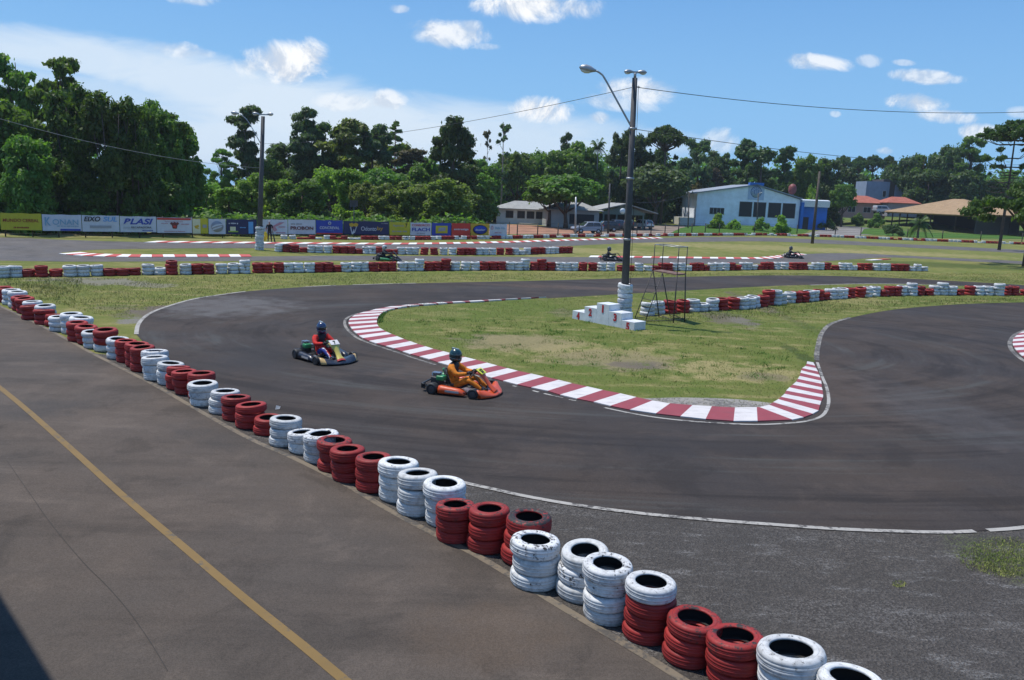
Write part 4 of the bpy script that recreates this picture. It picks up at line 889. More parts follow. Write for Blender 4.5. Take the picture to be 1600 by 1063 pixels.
def kart(loc, rz, body, pod, fairing, plate, engine, label, number=None, nose2=None, detail=True):
    e = thing('racing_kart', loc, rz, label, 'kart', 'racing karts on the track')
    m = MB(); m.box((.12, 0, .045), (1.15, .52, .012)); m.build('floor_tray', SIL, e)
    m = MB()
    for s_ in (1, -1):
        m.tube(smooth([Vector(p) for p in ((-.72, s_*.30, .09), (-.3, s_*.33, .06), (.25, s_*.30, .06), (.55, s_*.22, .07), (.78, s_*.16, .08))], 3), .016, 6)
        m.tube([(.53, s_*.20, .09), (.53, s_*.52, .12)], .018, 6); m.tube([(-.2, s_*.32, .07), (-.2, s_*.55, .12), (.3, s_*.55, .12), (.3, s_*.3, .07)], .012, 6)
    m.tube([(-.5, -.62, .14), (-.5, .62, .14)], .018, 8); m.tube([(.3, -.3, .06), (.3, .3, .06)], .014, 6); m.tube([(-.55, -.3, .07), (-.55, .3, .07)], .014, 6)
    m.build('frame', TUB, e)
    def wheel(x, y, r_, w, fr_):
        m = MB(); q = Matrix.Rotation(R(90), 3, 'X')
        m.lathe([(.5,-.44),(.62,-.5),(.85,-.5),(.96,-.42),(1,-.25),(1,.25),(.96,.42),(.85,.5),(.62,.5),(.5,.44)], (0, 0, 0), 24, rot=q @ Matrix.Diagonal((r_, r_, w)))
        o = m.build('wheel', KT, e); o.location = (x, y, r_)
        if fr_: o.rotation_euler = (0, 0, R(6))
        m = MB(); m.lathe([(.04,-.5),(.25,-.42),(.46,-.5),(.54,-.46),(.54,.46),(.46,.5),(.25,.42),(.04,.5)], (0, 0, 0), 16, rot=q @ Matrix.Diagonal((r_, r_, w*.96))); m.build('rim', RIM, o)
    for s_ in (1, -1): wheel(.53, s_*.56, .128, .13, True); wheel(-.5, s_*.57, .14, .21, False)
    # nose: swept bumper, horns rising at the outer ends
    def nz(x, y, z): return (x, y, z)
    vs = []; fs = []; N = 18
    for i in range(N+1):
        u = -1 + 2*i/N; y = u*.56; xf = .98 - .22*abs(u)**2.2; xb = .66 - .06*abs(u); zt = .10 + .10*abs(u)**1.5 + .05*max(0, 1-abs(u)*4)
        vs += [(xb, y, .05), (xb, y, zt+.03), ((xb+xf)/2, y, zt+.015), (xf-.03, y, zt*.62), (xf, y, .055), (xf-.02, y, .035)]
    for i in range(N):
        for j in range(6): k0 = i*6; fs.append([k0+j, k0+6+j, k0+6+(j+1) % 6, k0+(j+1) % 6])
    fs += [[0,1,2,3,4,5], [N*6+j for j in (5,4,3,2,1,0)]]
    m = MB(); m.add(vs, fs, 0, True)
    if nose2 is not None: m.m = [1 if abs(m.v[f[0]][1]) > .46 and 0 < k % 6 < 4 else 0 for k, f in enumerate(m.f)]
    m.build('front_bumper', [body, nose2 or body], e)
    m = MB()
    for s_ in (1, -1):
        pass
    for s_ in (1, -1):
        m = MB(); vs = []; fs = []; N = 8
        for i in range(N+1):
            u = i/N; x = -.33 + .64*u; yo = .66 - .07*u; hgt = .235 - .05*u; nar = 1-.45*(max(0, u-.75)/.25)**2
            vs += [(x, s_*.43, .07), (x, s_*.45, hgt*.95*nar), (x, s_*(yo-.05), hgt*nar), (x, s_*yo, hgt*.72*nar), (x, s_*yo, .07), (x, s_*(yo-.06), .045)]
        for i in range(N):
            for j in range(6): k0 = i*6; fs.append([k0+j, k0+6+j, k0+6+(j+1) % 6, k0+(j+1) % 6])
        fs += [[0,1,2,3,4,5], [N*6+j for j in (5,4,3,2,1,0)]]
        m.add(vs, fs, 0, True); so = m.build('side_pod', pod, e)
        if detail:
            m = MB(); m.box((.02, s_*.638, .13), (.36, .006, .05)); m.build('sticker', C_('sticker_grey', (.42,.40,.38)), so)
    # steering fairing: plate at the top, tapering down to the nose
    prof = [(.38,.50,.15),(.44,.545,.15),(.52,.50,.145),(.58,.42,.10),(.66,.32,.075),(.75,.22,.085),(.84,.16,.12),(.88,.12,.13)]
    vs = []; fs = []
    for x, z, w in prof:
        for k, u in enumerate((-1, -.55, 0, .55, 1)): vs.append((x + .02*(1-u*u), u*w, z + .03*(1-u*u)))
    n5 = len(prof)*5; vs += [(x-.012, y, z-.012) for x, y, z in vs]
    for i in range(len(prof)-1):
        for j in range(4): k0 = i*5+j; fs += [[k0, k0+1, k0+6, k0+5], [n5+k0+5, n5+k0+6, n5+k0+1, n5+k0]]
        for j in (0, 4): k0 = i*5+j; fs.append([k0, k0+5, n5+k0+5, n5+k0])
    m = MB(); m.add(vs, fs, 0, True); m.m = [1 if m.v[f[0]][0] > .78 else 0 for f in m.f]; fa = m.build('front_fairing', [fairing, REDK if fairing is YFA else fairing], e)
    pl = MB(); q = Matrix.Rotation(R(32), 3, 'Y'); pl.rbox((.485, 0, .560), (.19, .27, .014), .005, 0, rot=q); po = pl.build('number_plate', plate, fa)
    if number:
        me = text_mesh(number, .15 if len(number) > 1 else .07, .13, .04); me.materials.clear(); me.materials.append(C_('plate_digit', (.03,.05,.03)))
        o = link('digits', me, po); o.location = (.502, 0, .566); o.rotation_euler = (Matrix.Rotation(R(32), 3, "Y") @ Matrix.Rotation(R(90), 3, 'Z') @ Matrix.Rotation(R(-90), 3, 'X')).to_euler()
    m = MB(); m.tube([(.56, 0, .07), (.30, 0, .47)], .012, 6); m.build('steering_column', TUB, e)
    q = Matrix.Rotation(R(-55), 3, 'Y'); m = MB(); ring = [Vector((.285, 0, .485)) + q @ Vector((.13*math.cos(a), .155*math.sin(a)*.95, 0)) for a in [2*math.pi*i/20 for i in range(21)]]
    m.tube(ring, .014, 8, cap=False)
    for a in (0, 2.1, 4.2): m.tube([Vector((.295, 0, .47)), Vector((.285, 0, .485)) + q @ Vector((.12*math.cos(a), .14*math.sin(a), 0))], .009, 5)
    m.build('steering_wheel', KBL, e)
    # seat shell
    vs = []; fs = []; P = [(.10,.13,.15),(-.05,.075,.18),(-.20,.075,.20),(-.33,.14,.20),(-.40,.28,.185),(-.44,.44,.17),(-.46,.52,.14)]
    for x, z, w in P:
        for u in (-1.0, -.96, -.7, 0, .7, .96, 1.0): vs.append((x + (.10 if abs(u) > .9 else 0)*(z > .1), u*w, z + (.14 if abs(u) == 1.0 else .05 if abs(u) > .9 else 0)*(z < .35)))
    for i in range(len(P)-1):
        for j in range(6): k0 = i*7+j; fs.append([k0, k0+1, k0+8, k0+7])
    m = MB(); m.add(vs, fs, 0, True); so = m.build('seat', KBL, e); so.modifiers.new('t', 'SOLIDIFY').thickness = .012
    m = MB(); m.rbox((-.52, -.30, .26), (.26, .22, .24), .03, 0); m.rbox((-.40, -.33, .36), (.20, .20, .12), .03, 1); m.tube([(-.62, -.2, .32), (-.70, .05, .30), (-.72, .3, .28)], .04, 10, 2)
    for k in range(5): m.box((-.53, -.30, .40+.018*k), (.20, .17, .007), 2)
    m.rbox((-.52, .22, .27), (.28, .24, .18), .05, 1); m.tube([(-.64, .30, .37), (-.64, .30, .45)], .035, 8, 1); m.tube([(-.44, .30, .37), (-.43, .31, .44)], .028, 8, 1)
    eo = m.build('engine', [KBL, engine, SIL], e)
    m = MB(); m.tube([(-.74, -.50, .19), (-.84, -.48, .2), (-.86, 0, .2), (-.84, .48, .2), (-.74, .50, .19)], .022, 8, 0); m.tube([(-.74, -.50, .10), (-.82, -.46, .1), (-.83, 0, .1), (-.82, .46, .1), (-.74, .50, .10)], .018, 8, 0); m.rbox((-.84, -.40, .15), (.05, .16, .13), .015, 0); m.rbox((-.84, .40, .15), (.05, .16, .13), .015, 0)
    for s_ in (1, -1): m.tube([(-.55, s_*.3, .08), (-.82, s_*.3, .15)], .014, 6)
    m.build('rear_bumper', KBL, e)
    if detail:
        m = MB()
        for s_ in (1, -1): m.tube([(.60, s_*.10, .06), (.63, s_*.10, .20), (.61, s_*.16, .21)], .009, 5); m.tube([(.53, s_*.5, .13), (.42, 0, .10)], .008, 5)
        m.build('pedal', SIL, e)
    return e
ORG = gloss('kart_orange', (.58,.075,.012), .3); REDK = gloss('kart_red', (.50,.04,.03)); BLUK = gloss('kart_navy', (.012,.015,.028)); YEL = gloss('plate_yellow', (.60,.62,.06), .4, 0); WHT = gloss('plate_white', (.62,.60,.60), .4, 0); GRN = gloss('engine_green', (.02,.22,.07), .3); TAN = gloss('bumper_tan', (.50,.33,.12))
YFA = gloss('fairing_yellow', (.58,.48,.10)); VIS = gloss('visor_dark', (.01,.012,.015), .08, 1); TEAL = gloss('helmet_teal', (.004,.032,.034), .15, 1); NAVH = gloss('helmet_navy', (.015,.028,.09), .15, 1); DKH = gloss('helmet_black', (.03,.032,.036), .2, 1); GRYH = gloss('helmet_grey', (.45,.47,.48), .25, .6)
SO, SR, SB, SBL = [M(n_, c_, .8, 0, .25, 9, .2, 1.2) for n_, c_ in (('suit_orange', (.58,.18,.02)), ('suit_red', (.50,.03,.025)), ('suit_blue', (.03,.045,.22)), ('suit_dark', (.03,.032,.04)))]
k2p = G(722, 612); K2A = R(-21)
kart(k2p, K2A, ORG, ORG, ORG, YEL, GRN, 'orange racing kart with yellow number plate nearest the striped kerb', '57')
racer(k2p, K2A, SO, C_('suit_black', (.015,.016,.022)), TEAL, VIS, 'kart driver in orange suit and dark teal helmet')
k1p = G(508, 562); K1A = R(-47)
kart(k1p, K1A, BLUK, BLUK, YFA, WHT, GRN, 'dark racing kart with white plate and yellow nose following the orange kart', '7', TAN)
racer(k1p, K1A, SR, SB, NAVH, VIS, 'kart driver in red suit with blue legs and navy helmet', trim=True)
for (px, py, a, hm, pd, lab, lab2) in ((605, 407.3, -4, GRYH, GRN, 'distant dark kart with pale helmeted driver on the middle straight, left', 'distant kart driver in dark suit and pale grey helmet'), (955, 407.5, -3, DKH, KBL, 'distant black kart just left of the central lamp post', 'distant kart driver in black beside the central lamp post'), (1238, 403.5, -6, DKH, KBL, 'smallest distant black kart on the right end of the middle straight', 'distant kart driver in black farthest to the right')):
    p = G(px, py); kart(p, R(a), KBL, pd, KBL, KBL, KBL, lab, detail=False); racer(p, R(a), SBL, SBL, hm, VIS, lab2)
# race marshal
mp = G(421.5, 379.5)
ms = thing('person', mp, 0, 'standing marshal in black shirt and dark trousers with rolled flags', 'person')
J = {'pelvis': (0, 0, .95, (.145,.11)), 'belly': (0, -.005, 1.10, (.14,.10)), 'chest': (0, 0, 1.28, (.175,.115)), 'upper': (0, .01, 1.42, (.12,.09)), 'neck': (0, 0, 1.50, .055), 'jaw': (0, -.02, 1.57, .07), 'skull': (0, -.005, 1.66, .088)}
for s_, n in ((1, 'l'), (-1, 'r')):
    J['sho'+n] = (s_*.19, .01, 1.42, .065); J['elb'+n] = (s_*.27, .02, 1.16, .046); J['wri'+n] = (s_*.27, -.06, .93, .031)
    J['hip'+n] = (s_*.09, 0, .87, .095); J['kne'+n] = (s_*.12, -.02, .50, .062); J['cal'+n] = (s_*.125, .01, .34, .058); J['ank'+n] = (s_*.14, .02, .10, .038); J['toe'+n] = (s_*.16, -.14, .045, .036)
E = [('pelvis','belly'),('belly','chest'),('chest','upper'),('upper','neck'),('neck','jaw'),('jaw','skull')]
for n in 'lr': E += [('upper','sho'+n),('sho'+n,'elb'+n),('elb'+n,'wri'+n),('pelvis','hip'+n),('hip'+n,'kne'+n),('kne'+n,'cal'+n),('cal'+n,'ank'+n),('ank'+n,'toe'+n)]
SK = C_('skin', (.28,.15,.10)); BK = C_('shirt_black', (.012,.012,.014), .85); TR = C_('trousers_dark', (.035,.03,.035), .85)
bd = skinned('body', J, E, [SK, BK, TR, KBL], lambda c: 3 if c.z < .09 else 2 if c.z < .96 and abs(c.x) < .235 else 1 if (c.z < 1.47 and (abs(c.x) < .22 or c.z > 1.18)) else 0, ms)
for s_ in (1, -1):
    m = MB(); hand(m, (s_*.27, -.065, .925), (0, -.35, -.9), (s_*-.2, -.9, .3), 1.0, s_, .9); m.build('hand', SK, ms)
m = MB(); m.lathe([(.0,.095),(.06,.085),(.095,.045),(.10,0)], (0, 0, 1.69), 16); m.rbox((0, -.13, 1.69), (.15, .13, .02), .008); m.build('cap', C_('cap_grey', (.30,.28,.30)), ms)
m = MB()
m.tube([(0, -.085, 1.63), (0, -.112, 1.605)], [.012, .016], 6)
m.build('nose', SK, ms)
fl_ = thing('signal_flag', mp + Vector((-.27, -.13, .86)), 0, 'yellow signal flag hanging rolled from the left hand of the marshal', 'flag')
m = MB(); m.tube([(0, 0, .12), (-.10, -.02, -.72)], .010, 6); m.build('flag_stick', WOODP, fl_)
vs = []; fs = []
for i in range(9):
    z = .02 - .74*i/8; w = .10 + .20*math.sin(min(1, i/7)*2.6)
    for j in range(6): u = j/5; vs.append((-.02 - .06*i/8 - w*(u-.5)*1.3 , .05*math.sin(u*9+i*.5) - .02, z))
for i in range(8):
    for j in range(5): k0 = i*6+j; fs.append([k0, k0+1, k0+7, k0+6])
m = MB(); m.add(vs, fs, 0, True); cl = m.build('flag_cloth', C_('flag_yellow', (.62,.50,.04), .85), fl_); cl.modifiers.new('t', 'SOLIDIFY').thickness = .006
fl2 = thing('signal_flag', mp + Vector((.27, -.13, .86)), 0, 'dark rolled signal flag held in the right hand of the marshal', 'flag')
m = MB(); m.tube([(0, 0, .12), (.22, -.02, -.84)], .012, 6); m.build('flag_stick', WOODP, fl2)
m = MB(); m.tube([(.03, 0, -.05), (.10, 0, -.35), (.17, 0, -.70), (.2, 0, -.8)], [.02, .05, .06, .03], 8); m.build('flag_cloth', C_('flag_dark', (.03,.05,.04), .85), fl2)

# ------------------------------------------------------------------ cars
GLASS = gloss('car_glass', (.012,.014,.018), .06, 1)
def car(px, py, rz, paint, label, L=3.9, H=1.5, W=1.65, van=False, z=0):
    p = G(px, py) if not z else AT(px, py, z); e = thing('parked_car', p, rz, label, 'car', 'cars parked beyond the far tyres')
    if van: pr = [(-1,.25),(-1,.75),(-.94,.98),(.35,1),(.62,.72),(.95,.55),(1,.25)]
    else: pr = [(-1,.25),(-1,.62),(-.93,.72),(-.78,.97),(-.55,1),(.1,.98),(.42,.64),(.9,.54),(1,.42),(1,.22)]
    m = MB(); vs = []; n = len(pr)
    for s_ in (-1, 1):
        for x, z_ in pr: ins = .0 if z_ < .65 else .16*(z_-.62)/.38*W/2*1.6; vs.append((x*L/2, s_*(W/2-ins), z_*H))
    fs = [list(range(n))[::-1], [n+i for i in range(n)]] + [[i, (i+1) % n, n+(i+1) % n, n+i] for i in range(n)]
    m.add(vs, fs); b_ = m.build('body', paint, e); bevel(b_, .06, 3)
    for s_ in (-1, 1):
        m = MB(); z0, z1 = .64*H, .93*H; y0, y1 = s_*(W/2+.004), s_*(W/2-.155)
        xs_ = [(-.82, -.70, -.30, -.28), (-.25, -.25, .08, .30)] if not van else [(-.9, -.88, -.4, -.4), (-.35, -.35, .3, .48)]
        for a, b2, c2, d2 in xs_: m.add([(a*L/2, y0, z0), (d2*L/2, y0, z0), (c2*L/2, y1, z1), (b2*L/2, y1, z1)], [(0,1,2,3)])
        m.build('side_window', GLASS, e, fix=False)
        for x in (-.62, .62):
            m = MB(); m.lathe([(.0,-.1),(.18,-.1),(.2,-.09),(.31,-.09),(.33,0),(.31,.09),(0,.09)], (0,0,0), 18, rot=Matrix.Rotation(R(90), 3, 'X')); o = m.build('wheel', KT, e); o.location = (x*L/2, s_*(W/2-.06), .32)
            m = MB(); m.lathe([(0,-.105),(.18,-.105),(.185,-.09)], (0,0,0), 12, rot=Matrix.Rotation(R(90*s_), 3, 'X')); m.build('hubcap', SIL, o)
        m = MB(); m.rbox((-L/2+.0, s_*W*.40, .66*H), (.05, .16, .34), .02); m.build('tail_light', C_('tail_red', (.35,.02,.02), .3), e)
        m = MB(); m.rbox((L/2-.04, s_*W*.36, .46*H), (.08, .30, .14), .03); m.build('headlight', LENS, e)
    m = MB(); m.add([(-.985*L/2-.0, -W*.36, .66*H), (-.985*L/2, W*.36, .66*H), (-.80*L/2-.02, W*.30, .94*H), (-.80*L/2-.02, -W*.30, .94*H)], [(0,1,2,3)]); m.build('rear_window', GLASS, e, fix=False)
    xw = (.11, .42) if not van else (.37, .62)
    m = MB(); m.add([(xw[1]*L/2+.03, -W*.42, .66*H), (xw[1]*L/2+.03, W*.42, .66*H), (xw[0]*L/2+.05, W*.33, .97*H), (xw[0]*L/2+.05, -W*.33, .97*H)], [(0,1,2,3)]); m.build('windscreen', GLASS, e, fix=False)
    m = MB(); m.box((-L/2-.01, 0, .34*H), (.08, W*.9, .18)); m.box((L/2+.0, 0, .3*H), (.08, W*.9, .2)); m.build('bumper', KBL, e)
    return e
car(1002, 358.5, R(128), gloss('car_white', (.70,.71,.72)), 'white hatchback parked on the dirt right of the lamp post', L=3.7)
car(917, 365, R(200), gloss('car_silver', (.26,.29,.36)), 'silver blue car parked behind the far tyres under the trees')
car(943, 362, R(190), gloss('car_black', (.02,.022,.03)), 'black car parked between two slim poles', H=1.45)
car(962, 359.5, R(100), gloss('car_navy', (.03,.045,.08)), 'navy car parked under the open porch')
car(981, 359, R(85), gloss('car_dark_green', (.03,.06,.06)), 'dark green car half hidden behind the central lamp post')
car(1377, 334.5, R(20), gloss('van_grey', (.42,.44,.48)), 'pale grey van parked behind the pavilion roof edge', L=4.2, H=1.9, van=True, z=190)

# ------------------------------------------------------------------ buildings
def wallmat(name, col, var=.1): return M(name, col, .85, 0, var, .8)
WIN = gloss('window_dark', (.012,.015,.02), .45, 0); FRM = M('window_frame_white', (.50,.52,.55), .6)
def roofmat(name, col):
    m, t, b = newmat(name); tc = t.new('ShaderNodeTexCoord').outputs['Object']; wv = t.new('ShaderNodeTexWave'); t.put(wv.inputs[0], tc); wv.inputs['Scale'].default_value = 4.0; wv.inputs['Distortion'].default_value = .3
    n = t.noise(tc, 1.2, 5, .65); c = t.mix(t.ramp(n, .3, .7), tuple(x*.78 for x in col), col)
    setb(t, b, c, .85, 0, .3, t.bump(wv.outputs[1], .4, .05)); return m
def window(e, x, z, w, h, y, cols=2, frame=FRM, mull=True):
    m = MB(); t = .06
    for a in ((x-w/2, x+w/2, z-h/2-t, z-h/2), (x-w/2, x+w/2, z+h/2, z+h/2+t)): m.box(((a[0]+a[1])/2, y-.03, (a[2]+a[3])/2), (w+2*t, .08, t))
    for s_ in (-1, 1): m.box((x+s_*(w/2+t/2), y-.03, z), (t, .08, h))
    for k in range(1, cols): m.box((x-w/2+w*k/cols, y-.03, z), (.05, .06, h))
    f = m.build('window', frame, e)
    m = MB(); m.box((x, y-.012, z), (w, .02, h)); m.build('pane', WIN, f); return f
def base_frame(name, pxl, pxr, pyl, pyr, label, cat, D=None):
    """a building whose front runs between two pixels of its foot"""
    a, b_ = G(*((pxl, pyl))), G(*((pxr, pyr)))
    if D: a, b_ = AT(pxl, pyl, D), AT(pxr, pyr, D); b_.z = a.z
    d = b_-a
    e = thing(name, Vector((a.x, a.y, a.z)), math.atan2(d.y, d.x), label, cat); return e, d.length, scale_at(a)
# club hall: blue-white gabled front
e, L, s = base_frame('club_hall', 1086, 1246, 352.5, 358.5, 'blue and white gabled club hall with round emblem and tall dark windows', 'building')
CW = wallmat('hall_paint', (.74,.80,.90)); CB = wallmat('hall_blue', (.03,.15,.50)); RB = roofmat('hall_roof', (.30,.34,.40))
ml = L/2; hl = 50/s; hr = 52/s*.96; hp = 68/s*.95; xr = L*.56; dep = 16.0
def X(px): return (px-1086)/160*L
m = MB(); poly = [(0,0),(L,0),(L,hr*.92),(xr,hp),(0,hl)]
m.prism(poly, 0, dep, 0, lambda x, y, z: (x, z, y)); m.build('wall', CW, e)
m = MB()
for (x0, z0, x1, z1) in ((-1.0, hl-.15, xr, hp+.08), (xr, hp+.08, L+.3, hr*.92+.06)):
    m.add([(x0,-.5,z0),(x1,-.5,z1),(x1,dep+.3,z1),(x0,dep+.3,z0),(x0,-.5,z0+.18),(x1,-.5,z1+.18),(x1,dep+.3,z1+.18),(x0,dep+.3,z0+.18)], [(0,1,2,3),(4,5,6,7),(0,1,5,4),(1,2,6,5),(2,3,7,6),(3,0,4,7)])
m.build('roof', RB, e)
m = MB(); m.box((xr, .1, hp+.28), (2.6, 1.2, .5)); m.build('roof_cap', CB, e)
window(e, X(1118), hl*.47, 22/160*L, 1.15, 0, 4)
for x0, x1 in ((1152,1172.5),(1174,1194),(1197,1217.5),(1219,1240)):
    xa, xb = X(x0), X(x1); f = window(e, (xa+xb)/2, hl*.56, xb-xa-.12, 2.7, 0, 1)
em = MB(); disc(em, 0, 0, 1.05, 1.05, 1, -.06); disc(em, 0, 0, .95, .95, 0, -.075)
for k in range(12): a = k*math.pi/6; em.box((.72*math.cos(a), -.085, .72*math.sin(a)), (.28, .02, .06), 1, rot=Matrix.Rotation(-a, 3, 'Y'))
for k in (-1, 0, 1): em.box((k*.28, -.085, 0), (.10, .02, .7-.1*abs(k)), 1)
disc(em, 0, 0, .48, .48, 1, -.085, r0=.85)
o = em.build('round_emblem', [C_('emblem_pale', (.40,.48,.62)), C_('emblem_blue', (.06,.13,.32))], e); o.location = (xr+.1, 0, hp-1.15)
m = MB(); m.box((0, -.04, 0), (3.0, .03, 2.5)); o = m.build('emblem_board', C_('emblem_board_paint', (.40,.49,.66)), e); o.location = (xr+.1, 0, hp-1.35)
U(e, xr+.1, hp-2.35, 2.2, .22, 'b')
m = MB(); m.box((L+.35, -.35, hr*.42), (.5, .7, hr*.84)); m.build('pillar', CB, e)
Lw = (1288-1248)/160*L
m = MB(); m.box((L+.6+Lw/2, 2.2, hr*.36), (Lw, 3.6, hr*.72)); m.build('side_wing', CB, e)
m = MB(); m.box((L+.5+Lw/2, .3, hr*.82), (Lw+.4, 1.2, hr*.20), rot=Matrix.Rotation(R(8), 3, 'X')); m.build('fascia', M('fascia_white', (.60,.64,.68), .5), e)
m = MB(); m.box((L+1.5, .36, 1.15), (1.1, .06, 2.3)); m.build('door', WIN, e)
m = MB(); m.box((-1.6, 3, .7), (2.6, 6, 1.4)); m.build('side_ramp', M('pale_concrete', (.52,.51,.46), .8), e)
# small red water tank on the hall
p = AT(1238, 298, e.location.y+6); tk = thing('water_tank', p, 0, 'small rusty red tank beside the hall roof edge', 'tank')
m = MB(); m.lathe([(0, 1.3), (.5, 1.1), (.75, .6), (.75, -.2), (.5, -.6), (.35, -.7)], (0, 0, 0), 16); m.build('drum', M('tank_red', (.20,.05,.045), .6, 0, .3), tk)
m = MB(); m.tube([(0, 0, -.7), (0, 0, -1.8)], .3, 8); m.build('stand', GALV, tk)

# low white house with hip roof
e, L, s = base_frame('white_house', 757, 866, 348.5, 352.5, 'long low white house with grey hip roof behind the leafy trees', 'house')
hw = 2.35; WW = wallmat('house_white', (.66,.69,.70)); RG = roofmat('roof_grey', (.36,.36,.34)); EAR = M('red_earth', (.30,.15,.09), .95, 0, .25, .6)
L *= 1.0; zb = .0
m = MB(); m.box((L*.10/2, 4, hw/2), (L*.10, 7, hw)); m.build('annex', WW, e)
m = MB(); m.box((L*.15, 4.4, hw/2), (L*.05, 6, hw)); m.build('passage', WIN, e)
m = MB(); m.box((L*.17+L*.83/2, 3.5, hw/2), (L*.83, 7, hw)); m.build('wall', WW, e)
def hip(m, x0, x1, y0, y1, z0, z1, ins, mi=0):
    ym = (y0+y1)/2; V_ = [(x0,y0,z0),(x1,y0,z0),(x1,y1,z0),(x0,y1,z0),(x0+ins,ym,z1),(x1-ins,ym,z1)]; V_ += [(x, y, z-.12) for x, y, z in V_[:4]]
    m.add(V_, [(0,1,5,4),(1,2,5),(2,3,4,5),(3,0,4),(6,7,1,0),(7,8,2,1),(8,9,3,2),(9,6,0,3),(6,9,8,7)], mi)
m = MB(); hip(m, L*.135, L+.5, -.6, 7.6, hw, hw+1.15, 3.2); m.build('roof', RG, e)
for k, f in enumerate((.335, .50, .635, .765, .9)): window(e, L*f+.2, 1.45, 1.05, .98, 0, 2, M('frame_brown', (.08,.06,.05), .7))
m = MB(); m.box((L*.62, -1.6, .12), (2.8, .7, .24)); m.build('bench', M('pale_concrete', (.52,.51,.46), .8), e)
sheet_obj('earth_bank', gl([(745,352),(800,351),(870,355),(930,361)], n=3)+[G(930,364.5), G(870,365.5), G(800,366), G(748,367)], .012, EAR)
sheet_obj('dirt_yard', [G(860,355), G(1100,352), G(1110,362), G(1085,366.3), G(1000,367.8), G(880,369)], .008, M('yard_dirt', (.21,.16,.12), .95, 0, .25, .4))
sheet_obj('side_road', [G(1290,358), G(1395,350), G(1420,352), G(1390,366), G(1330,368.5), G(1255,366)], .008, M('gravel_road', (.20,.185,.17), .95, 0, .2, .5))
# open porch
e, L, s = base_frame('open_porch', 942, 1004, 357.5, 359.5, 'open gabled porch with pale corrugated roof left of the white hatchback', 'porch')
zr = 42/s; ze = 26/s; GW = wallmat('porch_green', (.13,.18,.16))
m = MB(); dp = 8
for x0, z0, x1, z1 in ((-2.2, ze-.1, L*.52, zr*.92), (L*.52, zr*.92, L+2.0, ze-.05)):
    m.add([(x0,-.8,z0),(x1,-.8,z1),(x1,dp,z1),(x0,dp,z0),(x0,-.8,z0+.14),(x1,-.8,z1+.14),(x1,dp,z1+.14),(x0,dp,z0+.14)], [(0,1,2,3),(4,5,6,7),(0,1,5,4),(1,2,6,5),(2,3,7,6),(3,0,4,7)])
m.build('roof', RG, e)
m = MB(); m.prism([(-.2, ze*.86), (L+.2, ze*.86), (L+.2, ze), (L*.52, zr*.88), (-.2, ze)], 0, .12, 0, lambda x, y, z: (x, z, y)); m.build('gable', GW, e)
for f in (0, .33, .66, 1): m = MB(); m.box((L*f, .06, ze*.43), (.22, .2, ze*.86)); m.build('pillar', GW, e)
m = MB(); m.box((L/2, dp*.8, ze*.42), (L+1, .3, ze*.84)); m.build('back_wall', wallmat('porch_back', (.06,.065,.06)), e)
e, L, s = base_frame('white_outbuilding', 858, 935, 355, 357.5, 'low pale wall and building half hidden behind trunks and parked cars', 'house')
m = MB(); m.box((L/2, 3, 1.3), (L, 6, 2.6)); m.build('wall', wallmat('outbuilding_wall', (.38,.40,.40)), e)
m = MB(); hip(m, -.5, L+.5, -.7, 6.6, 2.6, 3.7, 2.5); m.build('roof', RG, e)
m = MB(); m.box((L*.65, -.02, 1.25), (L*.5, .06, 1.5)); m.build('doorway', WIN, e)

# pink house with terracotta roof, left wing and right wing
TER = roofmat('terracotta_tiles', (.40,.13,.09)); PK = wallmat('pink_wall', (.42,.27,.25))
e, L, s = base_frame('pink_house', 1286, 1382, 339, 342, 'long pink house with terracotta roof right of the club hall', 'house', D=200)
hw = 24/s; m = MB(); m.box((L/2, 4, hw/2), (L, 8, hw)); m.build('wall', PK, e)
m = MB(); hip(m, -.8, L+.8, -.9, 9, hw, hw+1.7, 4); m.build('roof', TER, e)
for f in (.2, .45, .7): window(e, L*f, hw*.55, 1.7, 1.2, 0, 2)
e, L, s = base_frame('small_red_roofed_house', 1386, 1432, 338, 339, 'small house with dark red roof just behind the pavilion', 'house', D=196)
m = MB(); m.box((L/2, 3, 1.6), (L, 6, 3.2)); m.build('wall', wallmat('grey_wall', (.25,.25,.28)), e)
m = MB(); hip(m, -.6, L+.6, -.6, 6.6, 3.2, 4.6, 2.5); m.build('roof', TER, e)
# two-storey dark and pale blue house up behind
pz = AT(1350, 325, 220); e = thing('two_storey_house', Vector((pz.x, 220, 0)), R(-3), 'two-storey house of pale blue and dark panels among the dark trees', 'house')
sx_ = 1280/150*1.0; zb_ = 0; zt_ = AT(1350, 283, 220).z
m = MB(); m.box((3.0, 4, zt_/2), (6.0, 8, zt_)); m.box((9.8, 4, zt_*.47), (4.6, 8, zt_*.94)); m.build('wall', wallmat('pale_blue_wall', (.20,.25,.36)), e)
m = MB(); m.box((6.0, 4.4, zt_*.53), (3.2, 8, zt_*1.06)); m.box((13.4, 4.4, zt_*.5), (2.6, 8, zt_)); m.build('dark_panel', wallmat('dark_brown_wall', (.06,.055,.055)), e)
window(e, 4.8, zt_*.72, .8, 1.5, 0, 1); window(e, 10, zt_*.68, 1.2, 1.2, 0, 1)
